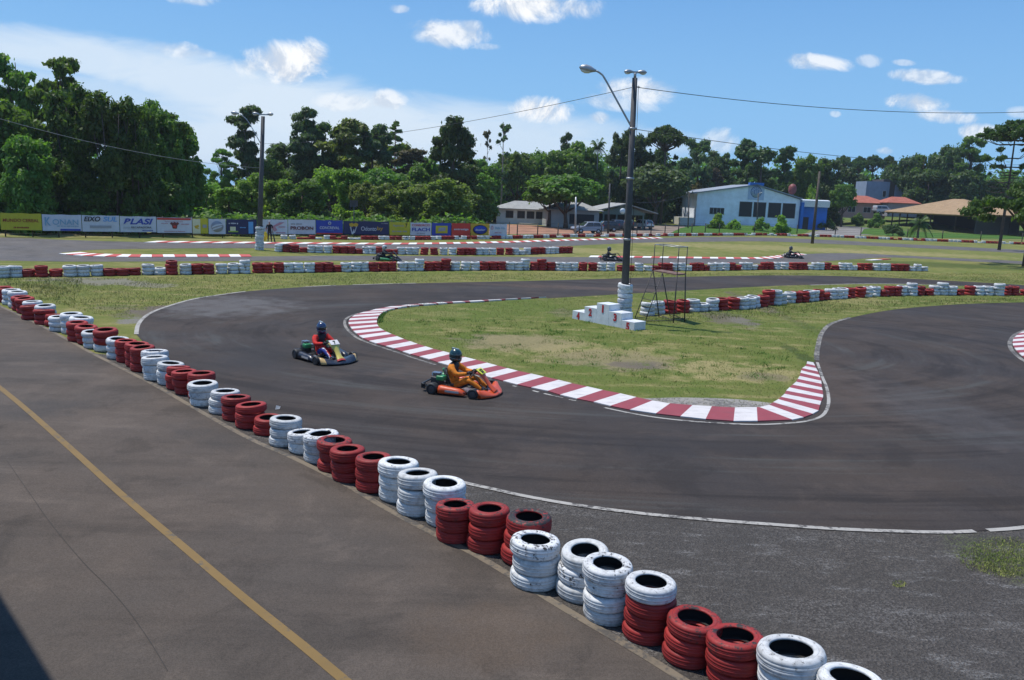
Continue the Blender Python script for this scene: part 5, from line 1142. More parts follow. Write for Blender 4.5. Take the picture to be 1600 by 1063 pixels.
# pavilion with big tan hip roof
e, L, s = base_frame('open_pavilion', 1394, 1536, 357, 367, 'large open pavilion with sandy hip roof on dark posts', 'pavilion')
TANR = roofmat('tan_roof', (.37,.25,.145)); PD = M('pavilion_timber', (.06,.045,.035), .8)
he = 3.75; hp = 6.0; dp = 15
m = MB(); hip(m, -1.6, L*.98, -1.8, dp, he, hp+1.0, L*.46); m.build('roof', TANR, e)
m = MB(); hip(m, L*.62, L*1.32, 3, dp+8, he+.3, hp+1.2, 5); m.build('rear_roof', TANR, e)
m = MB(); m.box((L/2-.4, -1.5, he-.16), (L+1.0, .14, .3)); m.build('fascia', M('fascia_ochre', (.32,.20,.06), .7), e)
for f in (0, .09, .18, .45, .72, .93):
    m = MB(); m.tube([(L*f, -.3, 0), (L*f, -.3, he)], .14, 8); m.build('post', PD, e)
m = MB(); m.box((L*.55, dp*.62, he*.5), (L*.9, .3, he)); m.box((L*.93, 4, he*.5), (.3, 9, he)); m.build('back_wall', wallmat('dark_interior_wall', (.05,.045,.04)), e)
m = MB(); m.box((L*.17, .1, .8), (L*.24, .08, .08)); m.box((L*.17, .1, .4), (L*.24, .08, .08)); m.build('railing', PD, e)
e, L, s = base_frame('pale_blue_house', 1536, 1612, 357, 362, 'pale blue house wall to the right behind the pavilion', 'house')
m = MB(); m.box((L/2, 8, 1.9), (L, 6, 3.8)); m.build('wall', wallmat('ice_blue_wall', (.36,.42,.50)), e)
m = MB(); hip(m, -.6, L+.6, 4.2, 11.8, 3.8, 5.4, 3); m.build('roof', TANR, e)
for f in (.22, .55): window(e, L*f, 2.0, .7, 1.9, 5, 1)
# the land rises a little towards the pink house
hv = []; hfaces = []; NX, NY = 24, 14
for j in range(NY+1):
    y = 166 + 90*j/NY
    for i in range(NX+1):
        x = 78 + 130*i/NX; f = min(1, max(0, (y-168)/26)); f = f*f*(3-2*f); gx = min(1, max(0, (x-80)/12)); hv.append((x, y, (1.75*f + max(0, y-196)*.022)*gx + .003))
for j in range(NY):
    for i in range(NX): k0 = j*(NX+1)+i; hfaces.append((k0, k0+1, k0+NX+2, k0+NX+1))
m = MB(); m.add(hv, hfaces, 0, True); tag(m.build('hillside', grass_mat('hillside_grass', [], green=(.07,.13,.025), olive=(.12,.14,.04)), fix=False), kind='structure')
# raised lawn in front of the club hall
MGR = grass_mat('mown_green_grass', [], green=(.045,.12,.016), olive=(.07,.14,.02), straw=(.10,.16,.03))
def mound(name, pix, hgt, mat):
    P = gl(pix, n=3); c = sum(P, Vector())/len(P); m = MB(); rings = 6; n = len(P)
    vs = [(c.lerp(p, 1-k/rings).x, c.lerp(p, 1-k/rings).y, hgt*(1-(1-k/rings)**2) + .006) for k in range(rings) for p in P] + [(c.x, c.y, hgt)]
    fs = [[k*n+i, k*n+(i+1) % n, (k+1)*n+(i+1) % n, (k+1)*n+i] for k in range(rings-1) for i in range(n)] + [[(rings-1)*n+i, (rings-1)*n+(i+1) % n, rings*n] for i in range(n)]
    m.add(vs, fs, 0, True); return tag(m.build(name, mat), kind='structure')
mound('lawn_mound', [(1048,364),(1075,354),(1130,352),(1200,353),(1256,357),(1262,362),(1240,366.3),(1150,366.8),(1100,366.6),(1060,366.8),(1048,364)][:-1], .5, MGR)
sheet_obj('pavilion_lawn', [G(1350,358), G(1390,353), G(1600,362), G(1600,374), G(1450,372), G(1345,366)], .012, MGR)
# roof of the stand the photo is taken from: out of frame, its shadow falls in the near left corner
sh1, sh2 = G(0, 938), G(78, 1066); Hc = 7.0; off = Vector((SUN.x, SUN.y, 0))*(Hc/SUN.z)
q1 = sh1 + (sh1-sh2).normalized()*1.0 + off; q2 = sh2 + (sh2-sh1).normalized()*9 + off
e = thing('grandstand', Vector((q1.x, q1.y, 0)), 0, 'grandstand canopy standing left of the pit lane outside the picture', 'grandstand')
o_ = Vector((q1.x, q1.y, 0)); wv_ = Vector((-9, -1.5, 0))
e_dir = (q1-q2).normalized(); q1 = q1 + e_dir*1.2
m = MB(); V_ = [q1-o_, q2-o_, q2-o_+wv_, q1-o_+wv_]
m.add([(v.x, v.y, Hc) for v in V_] + [(v.x, v.y, Hc+.2) for v in V_], [(0,1,2,3),(4,5,6,7),(0,1,5,4),(1,2,6,5),(2,3,7,6),(3,0,4,7)]); m.build('roof', M('canopy_sheet', (.3,.3,.31), .6), e)
for f in (.2, .8):
    b_ = V_[3].lerp(V_[2], f); m = MB(); m.tube([(b_.x, b_.y, 0), (b_.x, b_.y, Hc)], .12, 8); m.build('post', GALV, e)
# ------------------------------------------------------------------ foliage
def leaf_mat(name, col, alt_, tr=.3):
    m, t, b = newmat(name); geo = t.new('ShaderNodeNewGeometry'); rnd = geo.outputs['Random Per Island']; orn = t.new('ShaderNodeObjectInfo').outputs['Random']
    n = t.noise(geo.outputs['Position'], .55, 3, .6)
    k = t.math('ADD', t.math('MULTIPLY', rnd, .55), t.math('MULTIPLY', n, .55))
    c = t.mix(t.ramp(k, .3, .8), col, alt_); hs = t.new('ShaderNodeHueSaturation')
    t.put(hs.inputs['Hue'], t.math('MULTIPLY_ADD', orn, .035, .4825)); t.put(hs.inputs['Value'], t.math('MULTIPLY_ADD', orn, .4, .8)); t.put(hs.inputs['Color'], c)
    setb(t, b, hs.outputs[0], .55, 0, .35)
    tl = t.new('ShaderNodeBsdfTranslucent'); t.put(tl.inputs[0], t.mix(1.0, hs.outputs[0], (1.5, 1.7, .7), 'MULTIPLY'))
    mx = t.new('ShaderNodeMixShader'); mx.inputs[0].default_value = tr
    t.l.new(b.outputs[0], mx.inputs[1]); t.l.new(tl.outputs[0], mx.inputs[2]); t.l.new(mx.outputs[0], t.n['Material Output'].inputs[0]); return m
LF = {'mid': leaf_mat('leaf_mid', (.075,.148,.025), (.138,.225,.042), .46), 'bright': leaf_mat('leaf_bright', (.125,.23,.03), (.21,.33,.052), .5), 'dark': leaf_mat('leaf_dark', (.046,.088,.025), (.088,.145,.042), .42),
      'olive': leaf_mat('leaf_olive', (.115,.16,.03), (.185,.23,.055), .45), 'blue': leaf_mat('leaf_bluegreen', (.058,.100,.042), (.105,.16,.066), .42), 'pale': leaf_mat('leaf_pale', (.07,.12,.045), (.13,.18,.07)), 'brown': leaf_mat('leaf_brown', (.09,.075,.04), (.14,.12,.07)),
      'orange': leaf_mat('leaf_orange', (.07,.09,.02), (.20,.12,.025)), 'deep': leaf_mat('leaf_deep', (.045,.086,.014), (.095,.155,.027), .4)}
BARK = M('bark', (.085,.065,.05), .9, 0, .35, 3, bump=.5); BARKG = M('bark_grey', (.17,.15,.13), .85, 0, .3, 3, bump=.3)
def leaves(name, lobes, n, ls, elong=1.7, shell=.6, droop=0.0, norm=.6, seed=0):
    g = np.random.default_rng(seed); C = np.array([l[0] for l in lobes], float); Rr = np.array([l[1] for l in lobes], float)
    gg = np.random.default_rng(seed+77); K_ = 6; dd = gg.normal(size=(len(C)*K_, 3)); dd /= np.linalg.norm(dd, axis=1)[:, None]; dd[:, 2] = np.abs(dd[:, 2])*1.1 - .25
    C2 = np.repeat(C, K_, 0) + dd*np.repeat(Rr, K_, 0)*.72*gg.uniform(.6, 1.15, (len(C)*K_, 1)); R2_ = np.repeat(Rr, K_, 0)*gg.uniform(.28, .58, (len(C)*K_, 1))
    C = np.concatenate([C, C2]); Rr = np.concatenate([Rr*.78, R2_]) if len(lobes) < 200 else np.concatenate([Rr*.9, R2_])
    area = (Rr[:, 0]*Rr[:, 1] + Rr[:, 0]*Rr[:, 2])**1.0; pr_ = area/area.sum(); idx = g.choice(len(C), n, p=pr_)
    d = g.normal(size=(n, 3)); d /= np.linalg.norm(d, axis=1)[:, None]
    rad = shell + (1.0-shell)*g.random(n)**.6; soft = g.random(n) < .62
    rad = np.where(soft, np.abs(g.normal(size=n))*.42+.38, rad)
    wob = 1 + .25*np.sin(d[:, 0]*7+idx)*np.sin(d[:, 1]*6+idx*2)*np.cos(d[:, 2]*5)
    P = C[idx] + d*Rr[idx]*(rad*wob)[:, None] + g.normal(size=(n, 3))*Rr[idx]*.10
    P[:, 2] = np.maximum(P[:, 2], .05)
    n = len(P)
    nn = d*norm + g.normal(size=(n, 3))*(1-norm)*.9; nn[:, 2] += .25; nn /= np.linalg.norm(nn, axis=1)[:, None]
    a = g.normal(size=(n, 3)); a[:, 2] -= droop*4; a -= nn*np.einsum('ij,ij->i', a, nn)[:, None]; a /= np.linalg.norm(a, axis=1)[:, None]
    b_ = np.cross(nn, a); s = ls*(.55+.9*g.random(n))[:, None]
    V = np.stack([P-a*s*elong*.5, P+b_*s*.5, P+a*s*elong*.5, P-b_*s*.5], 1).reshape(-1, 3)
    me = bpy.data.meshes.new(name); me.vertices.add(4*n); me.vertices.foreach_set('co', V.ravel().astype(np.float32))
    me.loops.add(4*n); me.loops.foreach_set('vertex_index', np.arange(4*n, dtype=np.int32)); me.polygons.add(n)
    me.polygons.foreach_set('loop_start', np.arange(0, 4*n, 4, dtype=np.int32)); me.materials.append(LF['mid']); me.update(calc_edges=True); return me
def limb_mesh(paths, mat=BARK):
    m = MB()
    for pts, r_ in paths: m.tube(pts, r_, 7)
    return m.mesh('trunk', mat)
def V3(*a): return Vector(a)
TREE = {}
def make_tree(kind, v):
    k = (kind, v)
    if k in TREE: return TREE[k]
    rr = random.Random(hash_(kind)+v*17); u = rr.uniform; L = []; P = []
    W, H = 8.0, 9.0; n = 7000; ls = .30; el = 1.6; kw = {}; bark = BARK
    if kind == 'broad':
        n = 11000
        for i in range(40):
            a = u(0, 6.28); e = math.asin(u(-.55, 1)); R_ = u(.55, .82)
            c = V3(math.cos(a)*math.cos(e)*3.3*R_*1.05, math.sin(a)*math.cos(e)*3.3*R_*1.05, 5.6+math.sin(e)*2.9*R_); s = u(.75, 1.45); L.append((c, (s, s, s*u(.65, .9))))
        P.append(([V3(0,0,-.2), V3(.05,0,1.2), V3(.1,.1,2.6), V3(0,.1,4.6)], [.32,.22,.18,.08]))
        for i in range(6): a = i*1.05+u(0, .5); P.append(([V3(.05,.05,2.0+i*.2), V3(math.cos(a)*1.0, math.sin(a)*1.0, 3.4), V3(math.cos(a)*2.3, math.sin(a)*2.3, 5.2)], [.12,.08,.03]))
    elif kind == 'dense':                # crown down to the ground
        W, H, n = 8.0, 9.0, 12000
        for i in range(52):
            a = u(0, 6.28); z = u(.4, 8.2); prof = 1 - .55*(z/9)**2.2; R_ = 3.1*prof*u(.5, 1); s = u(.8, 1.5); L.append((V3(math.cos(a)*R_, math.sin(a)*R_, z), (s, s, s*u(.7, 1.0))))
        P.append(([V3(0,0,-.2), V3(0,0,4), V3(.1,0,7)], [.3,.2,.06]))
    elif kind == 'feathery':
        W, H, n, ls, el = 7.0, 12.0, 17000, .20, 2.2; kw = dict(droop=.35, norm=.5)
        for i in range(56):
            a = u(0, 6.28); z = u(.8, 10.8); prof = 1 - .6*(z/12)**3; R_ = 2.6*prof*u(.35, 1); s = u(.6, 1.15); L.append((V3(math.cos(a)*R_, math.sin(a)*R_, z), (s*1.1, s*1.1, s*u(.75, 1.2))))
        for i in range(7): a = i*.9; P.append(([V3(math.cos(a)*.5, math.sin(a)*.5, -.2), V3(math.cos(a)*1.0, math.sin(a)*1.0, 5), V3(math.cos(a)*1.7, math.sin(a)*1.7, 9.5)], [.11,.08,.03]))
    elif kind == 'airy':
        W, H, n = 8.0, 13.0, 10000
        for i in range(40):
            a = u(0, 6.28); z = u(4.0, 12.4); R_ = (3.5 if z > 7 else 2.4)*u(.25, 1)*(1 if z < 11.4 else .5); s = u(.55, 1.05); L.append((V3(math.cos(a)*R_, math.sin(a)*R_, z), (s*1.3, s*1.3, s*.7))); P.append(([V3(0,0,z*.62), V3(math.cos(a)*R_*.5, math.sin(a)*R_*.5, z*.86), V3(math.cos(a)*R_, math.sin(a)*R_, z)], [.08,.05,.02]))
        P.append(([V3(0,0,-.2), V3(.2,0,5), V3(0,.1,9), V3(0,0,12)], [.26,.2,.12,.04]))
    elif kind == 'euc':
        W, H, n, ls, el, bark = 5.5, 14.0, 11000, .25, 2.4, BARKG; kw = dict(droop=.5)
        P.append(([V3(0,0,-.2), V3(.15,0,5), V3(-.1,.1,9), V3(.05,0,13)], [.26,.18,.13,.04]))
        P.append(([V3(.1,0,3.5), V3(.9,.2,7), V3(1.2,.3,10)], [.14,.10,.04]))
        for i in range(44):
            a = u(0, 6.28); z = 3.2+10.0*u(0, 1)**.8; R_ = 2.1*u(.1, 1)*(1-.55*max(0, (z-9)/5)); s = u(.45, 1.0); L.append((V3(math.cos(a)*R_, math.sin(a)*R_, z), (s*1.15, s*1.15, s*.75))); P.append(([V3(0,0,z-1.4), V3(math.cos(a)*R_*.6, math.sin(a)*R_*.6, z-.6), V3(math.cos(a)*R_, math.sin(a)*R_, z)], [.06,.04,.015]))
    elif kind == 'eucdense':
        W, H, n, ls, el = 7.0, 12.0, 12000, .27, 2.2; kw = dict(droop=.4)
        for i in range(48):
            a = u(0, 6.28); z = u(1.2, 11.3); prof = 1-.5*abs((z-6)/6)**2.5; R_ = 2.7*prof*u(.4, 1); s = u(.7, 1.25); L.append((V3(math.cos(a)*R_, math.sin(a)*R_, z), (s*1.1, s*1.1, s*.8)))
        P.append(([V3(0,0,-.2), V3(.1,0,6), V3(0,0,10)], [.3,.2,.06]))
    elif kind == 'conic':
        W, H, n, ls = 5.0, 13.0, 4800, .26; P.append(([V3(0,0,-.2), V3(0,0,12.6)], [.2,.04]))
        for i in range(26):
            z = 3.2+9.4*(i/26); a = i*2.4; R_ = 2.3*(1-(z-3.2)/11)*u(.55, 1.1); s = .85*(1-.5*(z/13))*u(.8, 1.1); L.append((V3(math.cos(a)*R_, math.sin(a)*R_, z), (s, s, s*.5))); P.append(([V3(0,0,z-.4), V3(math.cos(a)*R_, math.sin(a)*R_, z)], [.05,.015]))
    elif kind == 'sparse':
        W, H, n, ls = 3.0, 13.0, 900, .24; P.append(([V3(0,0,-.2), V3(.1,0,6), V3(0,0,12.8)], [.16,.1,.02])); bark = BARKG
        for i in range(22):
            z = u(5, 12.6); a = u(0, 6.28); R_ = 1.4*u(.3, 1)*(1-.5*(z-5)/8); s = u(.25, .5); L.append((V3(math.cos(a)*R_, math.sin(a)*R_, z), (s, s, s))); P.append(([V3(0,0,z-1), V3(math.cos(a)*R_, math.sin(a)*R_, z)], [.035,.012]))
    elif kind == 'umbrella':
        W, H, n, ls, el = 8.0, 12.0, 6000, .24, 1.8; kw = dict(norm=.5); P.append(([V3(0,0,-.2), V3(.1,0,6), V3(0,0,11)], [.26,.2,.1]))
        for i in range(30):
            a = i*2.4; q = math.sqrt((i+.5)/30); R_ = 3.4*q; z = 11.2-1.5*q*q+u(-.2, .2); s = u(.55, .8); c = V3(math.cos(a)*R_, math.sin(a)*R_, z); L.append((c, (s*1.2, s*1.2, s*.62)))
            P.append(([V3(0,0,8.6+1.2*(1-q)), V3(c.x*.55, c.y*.55, 9.3+u(-.3, .3)), c], [.09,.06,.025]))
        for i in range(4): a = u(0, 6.28); z = u(6.5, 8.3); c = V3(math.cos(a)*2.0, math.sin(a)*2.0, z); L.append((c, (.45, .45, .35))); P.append(([V3(0,0,z-.3), c], [.05,.02]))
    elif kind == 'araucaria':
        W, H, n, ls, el = 9.0, 16.0, 11000, .20, 1.8; kw = dict(norm=.4); P.append(([V3(0,0,-.2), V3(.05,0,8), V3(0,0,15.4)], [.24,.16,.08]))
        for z, R_, k, tuft in ((15.0,2.4,9,.62),(14.5,3.6,11,.66),(14.0,4.1,9,.62),(15.6,1.0,5,.55),(12.3,2.6,4,.5),(11.2,3.3,5,.55),(10.2,2.2,4,.55),(9.3,3.0,3,.35)):
            off_ = u(0, 6.28)
            for i in range(k):
                a = off_ + i*6.28/k + u(-.15, .15); q = R_*u(.85, 1.1); c = V3(math.cos(a)*q, math.sin(a)*q, z+.35)
                P.append(([V3(0,0,z-.7), V3(c.x*.5, c.y*.5, z-.75), V3(c.x*.85, c.y*.85, z-.2), c], [.07,.055,.04,.02])); L.append((c, (tuft*1.15, tuft*1.15, tuft*.72)))
                if z > 13.5: L.append((V3(c.x*.6, c.y*.6, z), (tuft, tuft, tuft*.55)))
        for z in (6.8, 7.4, 8.0, 8.6, 9.2, 9.9):
            for i in range(5): a = i*1.256+z; P.append(([V3(0,0,z), V3(math.cos(a)*1.8, math.sin(a)*1.8, z-.15), V3(math.cos(a)*2.8, math.sin(a)*2.8, z+.1)], [.05,.035,.012]))
    elif kind == 'spread':
        W, H, n, ls = 15.0, 7.0, 9500, .24
        for i in range(54):
            a = u(0, 6.28); q = math.sqrt(u(.02, 1)); R_ = 7.0*q; z = 6.2-2.2*q+u(-1.0, .4); s = u(.6, 1.15); L.append((V3(math.cos(a)*R_, math.sin(a)*R_, z), (s*1.25, s*1.25, s*.42)))
            if i % 3 == 0: P.append(([V3(0,0,2.2+u(0, 1)), V3(math.cos(a)*R_*.5, math.sin(a)*R_*.5, 4.4), V3(math.cos(a)*R_, math.sin(a)*R_, z)], [.13,.08,.02]))
        P.append(([V3(0,0,-.2), V3(-.1,0,2.2), V3(0,0,4.5)], [.16,.13,.07]))
    elif kind == 'bush':
        W, H, n, ls = 4.0, 2.6, 3600, .17
        for i in range(16): a = u(0, 6.28); R_ = 1.4*u(.1, 1); s = u(.4, .7); L.append((V3(math.cos(a)*R_, math.sin(a)*R_, u(.3, 2.0-R_*.5)), (s, s, s*.9)))
        P.append(([V3(0,0,-.1), V3(0,0,1.2)], [.08,.04]))
    else:
        raise ValueError(kind)
    me = leaves('crown', L, int(n*1.5), ls*.88, el, seed=v*101+len(kind), **kw)
    TREE[k] = (me, limb_mesh(P, bark), W, H); return TREE[k]
def hash_(s): return sum(ord(c)*(i+3) for i, c in enumerate(s))
def palm_meshes(small=False):
    g = random.Random(5); m = MB(); Hh = 9.0 if not small else 1.3; N = 22
    for i in range(N):
        a = i*2.399; el_ = g.uniform(-.15, 1.2); Ln = g.uniform(2.2, 2.9); pts = []
        for k in range(9):
            s = k/8; r_ = Ln*s*math.cos(el_)*(1-.1*s); z = Hh + Ln*s*math.sin(el_) - 1.7*s*s*(1.1-el_*.3); pts.append(V3(r_*math.cos(a), r_*math.sin(a), z))
        m.tube(pts, [.035*(1-.8*k/8)+.005 for k in range(9)], 4)
        d = V3(-math.sin(a), math.cos(a), 0)
        for k in range(1, 33):
            s = k/33; j = min(7, int(s*8)); p = pts[j].lerp(pts[j+1], s*8-j); w = .62*math.sin(min(1, s*1.25+.12)*2.6)+.08
            for sd in (-1, 1): q = p + d*sd*w + V3(math.cos(a)*.2, math.sin(a)*.2, -.32*w-.1); t_ = V3(math.cos(a)*.05, math.sin(a)*.05, 0); m.add([p-t_, p+t_, q], [(0,1,2)])
    cr = m.mesh('crown', LF['dark'], False); t = MB(); t.tube([V3(0,0,-.2), V3(.08,0,Hh*.5), V3(0,0,Hh)], [.2,.15,.13] if not small else [.22,.2,.16], 8); return cr, t.mesh('trunk', BARKG), 5.5, Hh+2.0
TREE[('palm', 0)] = palm_meshes(); TREE[('smallpalm', 0)] = palm_meshes(True)
vcount = {}
NV = {'broad': 4, 'dense': 4, 'feathery': 2, 'airy': 2, 'euc': 3, 'eucdense': 3, 'umbrella': 2, 'bush': 3}
def tree(kind, px, D, top, wpx, mat, label, group=None, base=None, dz=0.0):
    nv = NV.get(kind, 1); v = vcount.get(kind, 0) % nv; vcount[kind] = vcount.get(kind, 0)+1
    cr, tr, W, H = make_tree(kind, v)
    if px <= 330: D = D*1.17
    if px > 330: D = D*(1.2 if px < 740 else 1.28 if px < 1080 else 1.45 if px < 1300 else 1.72)
    T_ = AT(px, top, D)
    nm = {'palm': 'palm_tree', 'smallpalm': 'palm_tree', 'bush': 'bush', 'araucaria': 'pine_tree', 'umbrella': 'pine_tree', 'euc': 'eucalyptus_tree', 'eucdense': 'eucalyptus_tree', 'feathery': 'bamboo_clump'}.get(kind, 'leafy_tree')
    loc = Vector((T_.x, D, dz))
    if base: loc = G(*base); T_ = AT(px, top, loc.y)
    e = thing(nm, loc, random.uniform(0, 6.28), label, {'bush': 'bush', 'feathery': 'bamboo'}.get(kind, 'tree'), group)
    w = wpx*loc.y*1.0/F; sw = w/W; sh = (T_.z-loc.z)/H; e.scale = (sw*random.uniform(.95, 1.05), sw*random.uniform(.95, 1.05), sh)
    if base: e.rotation_euler = (0, 0, e.rotation_euler.z)
    o = bpy.data.objects.new('crown', cr); COL.objects.link(o); o.parent = e; o.material_slots[0].link = 'OBJECT'; o.material_slots[0].material = LF[mat]
    o = bpy.data.objects.new('trunk', tr); COL.objects.link(o); o.parent = e; return e
T_ = tree
g1 = 'tall trees at the left'; 
T_('airy', 22, 68, 76, 105, 'mid', 'tall light-crowned tree rising at the far left edge', g1)
T_('airy', 92, 67, 88, 105, 'mid', 'tall light-crowned tree with crown above the dark bamboo', g1)
T_('feathery', 108, 60, 118, 110, 'deep', 'tallest dark feathery bamboo clump left of the others', g1)
T_('feathery', 168, 60, 128, 105, 'deep', 'dark feathery bamboo clump in the middle of the three', g1)
T_('feathery', 212, 61, 142, 85, 'deep', 'dark feathery bamboo clump right of the other two', g1)
T_('dense', 10, 59, 150, 120, 'mid', 'dense leafy tree filling the left edge above the yellow banner', g1)
T_('dense', 40, 56.5, 208, 100, 'mid', 'brighter green bushy tree low at the left edge', g1)
T_('dense', 250, 65, 162, 90, 'mid', 'broad leafy tree just right of the dark bamboo', g1)
T_('dense', 288, 68, 205, 76, 'mid', 'leafy tree sloping down at the right end of the dark left group', g1)
T_('airy', 262, 66, 168, 90, 'mid', 'loose-crowned tree poking above the right shoulder of the left group', g1)
T_('dense', 92, 66, 190, 110, 'deep', 'deep green tree standing behind the first bamboo clump', g1)
T_('dense', 205, 68, 190, 120, 'deep', 'deep green tree standing behind the last bamboo clump', g1)
T_('broad', 236, 62.5, 262, 80, 'deep', 'small shaded tree above the white red-striped banner', g1)
T_('broad', 140, 60, 268, 90, 'deep', 'small shaded tree above the EIXOSUL banner', g1)
g2 = 'eucalyptus trees on the skyline'
T_('euc', 383, 95, 160, 64, 'blue', 'slender eucalyptus directly behind the left lamp post', g2)
T_('airy', 345, 92, 232, 52, 'mid', 'loose pale tree left of the slender eucalyptus', g2)
T_('euc', 476, 100, 163, 64, 'blue', 'tallest eucalyptus of the middle skyline group', g2)
T_('eucdense', 503, 101, 188, 84, 'dark', 'dark eucalyptus right beside the tallest one', g2)
T_('euc', 541, 99, 184, 88, 'olive', 'olive-tinted eucalyptus with open crown and visible trunks', g2)
T_('eucdense', 582, 101, 194, 72, 'blue', 'bluish dark eucalyptus left of the cone-shaped tree', g2)
T_('conic', 618, 106, 182, 54, 'mid', 'cone-shaped open tree on the middle skyline', g2)
T_('euc', 641, 104, 230, 72, 'brown', 'short brownish eucalyptus right of the cone-shaped tree', g2)
T_('eucdense', 450, 103, 226, 92, 'dark', 'dark lower tree left of the tallest eucalyptus', g2)
T_('eucdense', 545, 105, 235, 90, 'dark', 'dark tree filling below the olive eucalyptus', g2)
T_('eucdense', 711, 95, 184, 78, 'dark', 'dark round-headed tree standing alone on the skyline', g2)
T_('eucdense', 708, 99, 228, 92, 'dark', 'dark wide tree at the foot of the round-headed one', g2)
T_('sparse', 763, 120, 203, 22, 'brown', 'nearly bare thin tree on the skyline', g2)
T_('sparse', 787, 112, 192, 34, 'blue', 'thin sparse-leaved tall tree right of the bare one', g2)
T_('dense', 425, 108, 238, 74, 'blue', 'grey-green tree filling the dip right of the left lamp post', g2)
T_('eucdense', 612, 108, 222, 80, 'olive', 'olive tree standing behind the cone-shaped one', g2)
T_('dense', 668, 110, 246, 84, 'mid', 'green tree between the brownish eucalyptus and the round-headed tree', g2)
T_('dense', 760, 116, 246, 84, 'mid', 'green tree at the foot of the nearly bare tree', g2)
g3 = 'trees of the wood behind the houses'
T_('broad', 812, 118, 228, 84, 'mid', 'wide flat-topped green tree above the white house', g3)
T_('broad', 848, 124, 232, 62, 'mid', 'green tree right of the wide flat-topped one', g3)
T_('euc', 886, 131, 203, 27, 'dark', 'small dark round tuft tree above the wood', g3)
T_('dense', 878, 120, 232, 84, 'mid', 'leafy tree directly under the small dark tuft tree', g3)
T_('dense', 915, 123, 224, 78, 'mid', 'leafy tree left of the tall palm', g3)
T_('palm', 936, 122, 206, 40, 'dark', 'tall palm with drooping fronds above the wood', g3)
T_('eucdense', 974, 126, 204, 52, 'dark', 'dark tree just left of the central lamp post top', g3)
T_('eucdense', 1004, 128, 212, 50, 'dark', 'dark tree right behind the central lamp post', g3)
T_('umbrella', 1043, 121, 192, 66, 'dark', 'umbrella pine with flat dark crown and forked branches', g3)
T_('dense', 1022, 128, 232, 76, 'dark', 'dark tree filling below the umbrella pine', g3)
T_('eucdense', 1094, 126, 216, 60, 'blue', 'grey-green tree left of the gap above the club hall', g3)
T_('eucdense', 1124, 130, 236, 58, 'blue', 'grey-green lower tree above the left end of the club hall', g3)
T_('euc', 1166, 130, 216, 48, 'dark', 'tall dark tree with leaning top above the club roof ridge', g3)
T_('eucdense', 1192, 126, 232, 74, 'dark', 'very dark broad tree behind the club roof ridge', g3)
T_('euc', 1229, 131, 226, 46, 'dark', 'dark tree with small pointed top above the red tank', g3)
T_('dense', 1262, 132, 238, 66, 'mid', 'green tree above the right end of the club hall', g3)
T_('dense', 1298, 134, 246, 60, 'dark', 'dark tree above the pink house roof', g3)
g4 = 'row of umbrella pines'
T_('umbrella', 1320, 141, 240, 34, 'dark', 'first umbrella pine from the left in the far row', g4)
T_('umbrella', 1344, 143, 242, 32, 'dark', 'second umbrella pine from the left in the far row', g4)
T_('umbrella', 1367, 142, 239, 34, 'dark', 'third umbrella pine from the left in the far row', g4)
T_('umbrella', 1390, 144, 241, 32, 'dark', 'fourth umbrella pine from the left in the far row', g4)
T_('broad', 1424, 128, 232, 66, 'dark', 'broad tree right of the umbrella pine row', g3)
T_('airy', 1446, 126, 238, 50, 'mid', 'loose tree right of the broad one near the pavilion', g3)
T_('broad', 1488, 125, 217, 66, 'dark', 'dark broad-headed tree above the pavilion', g3)
T_('airy', 1521, 124, 212, 62, 'mid', 'open-crowned tree with forked pale trunk above the pavilion', g3)
T_('araucaria', 1574, 98, 191, 92, 'dark', 'tall araucaria pine with flat top and bare whorled branches', None, base=(1561, 391))
T_('spread', 1606, 74, 262, 190, 'deep', 'low spreading tree reaching in over the pavilion from the right', None, base=(1598, 417))
T_('dense', 1405, 138, 262, 70, 'dark', 'dark tree right of the two-storey house', g3)
T_('dense', 1455, 124, 262, 90, 'dark', 'dark dense tree directly above the pavilion left half', g3)
T_('dense', 1502, 122, 262, 90, 'dark', 'dark dense tree behind the pavilion ridge', g3)
T_('dense', 1556, 124, 278, 90, 'mid', 'green tree behind the pavilion right end', g3)
T_('dense', 1600, 126, 282, 90, 'dark', 'dark tree at the far right behind the araucaria', g3)
T_('dense', 1330, 138, 262, 70, 'dark', 'dark tree left of the two-storey house', g3)
T_('broad', 1322, 106, 281, 44, 'mid', 'small leafy tree in front of the pink house', None)
T_('bush', 1268, 122, 283, 40, 'bright', 'round light green tree right of the red tank', g3)
g5 = 'leafy trees behind the banners'
T_('dense', 322, 84, 282, 66, 'bright', 'light green tree above the narrow grey-emblem banner', g5)
T_('dense', 357, 80, 292, 62, 'bright', 'light green bushy tree above the navy banner', g5)
T_('dense', 393, 82, 272, 66, 'bright', 'light green tree just left of the left lamp post', g5)
T_('dense', 432, 80, 280, 62, 'bright', 'light green tree just right of the left lamp post', g5)
T_('dense', 472, 75.5, 276, 92, 'mid', 'dark-leaved round tree above the PROBON banner', g5)
T_('broad', 515, 88, 258, 72, 'bright', 'light green tree between the round dark one and the yellow-green one', g5)
T_('dense', 548, 84, 262, 72, 'bright', 'yellow-green tree above the CONCREVAL banner', g5)
T_('broad', 572, 82, 278, 60, 'olive', 'olive tree left of the low bright bush', g5)
T_('dense', 604, 80, 288, 70, 'olive', 'olive tree above the mustard yellow banner', g5)
T_('bush', 560, 77, 326, 62, 'bright', 'low bright bush above the dark tooth banner', g5)
T_('bush', 616, 77, 328, 56, 'bright', 'low bright bush above the mustard yellow banner', g5)
T_('bush', 512, 76.5, 326, 60, 'pale', 'low pale bush above the blue CONCREVAL banner', g5)
T_('dense', 648, 79, 284, 84, 'olive', 'broad olive tree above the FLACH banner', g5)
T_('dense', 697, 77, 276, 98, 'olive', 'large mango-like tree above the red banner', g5)
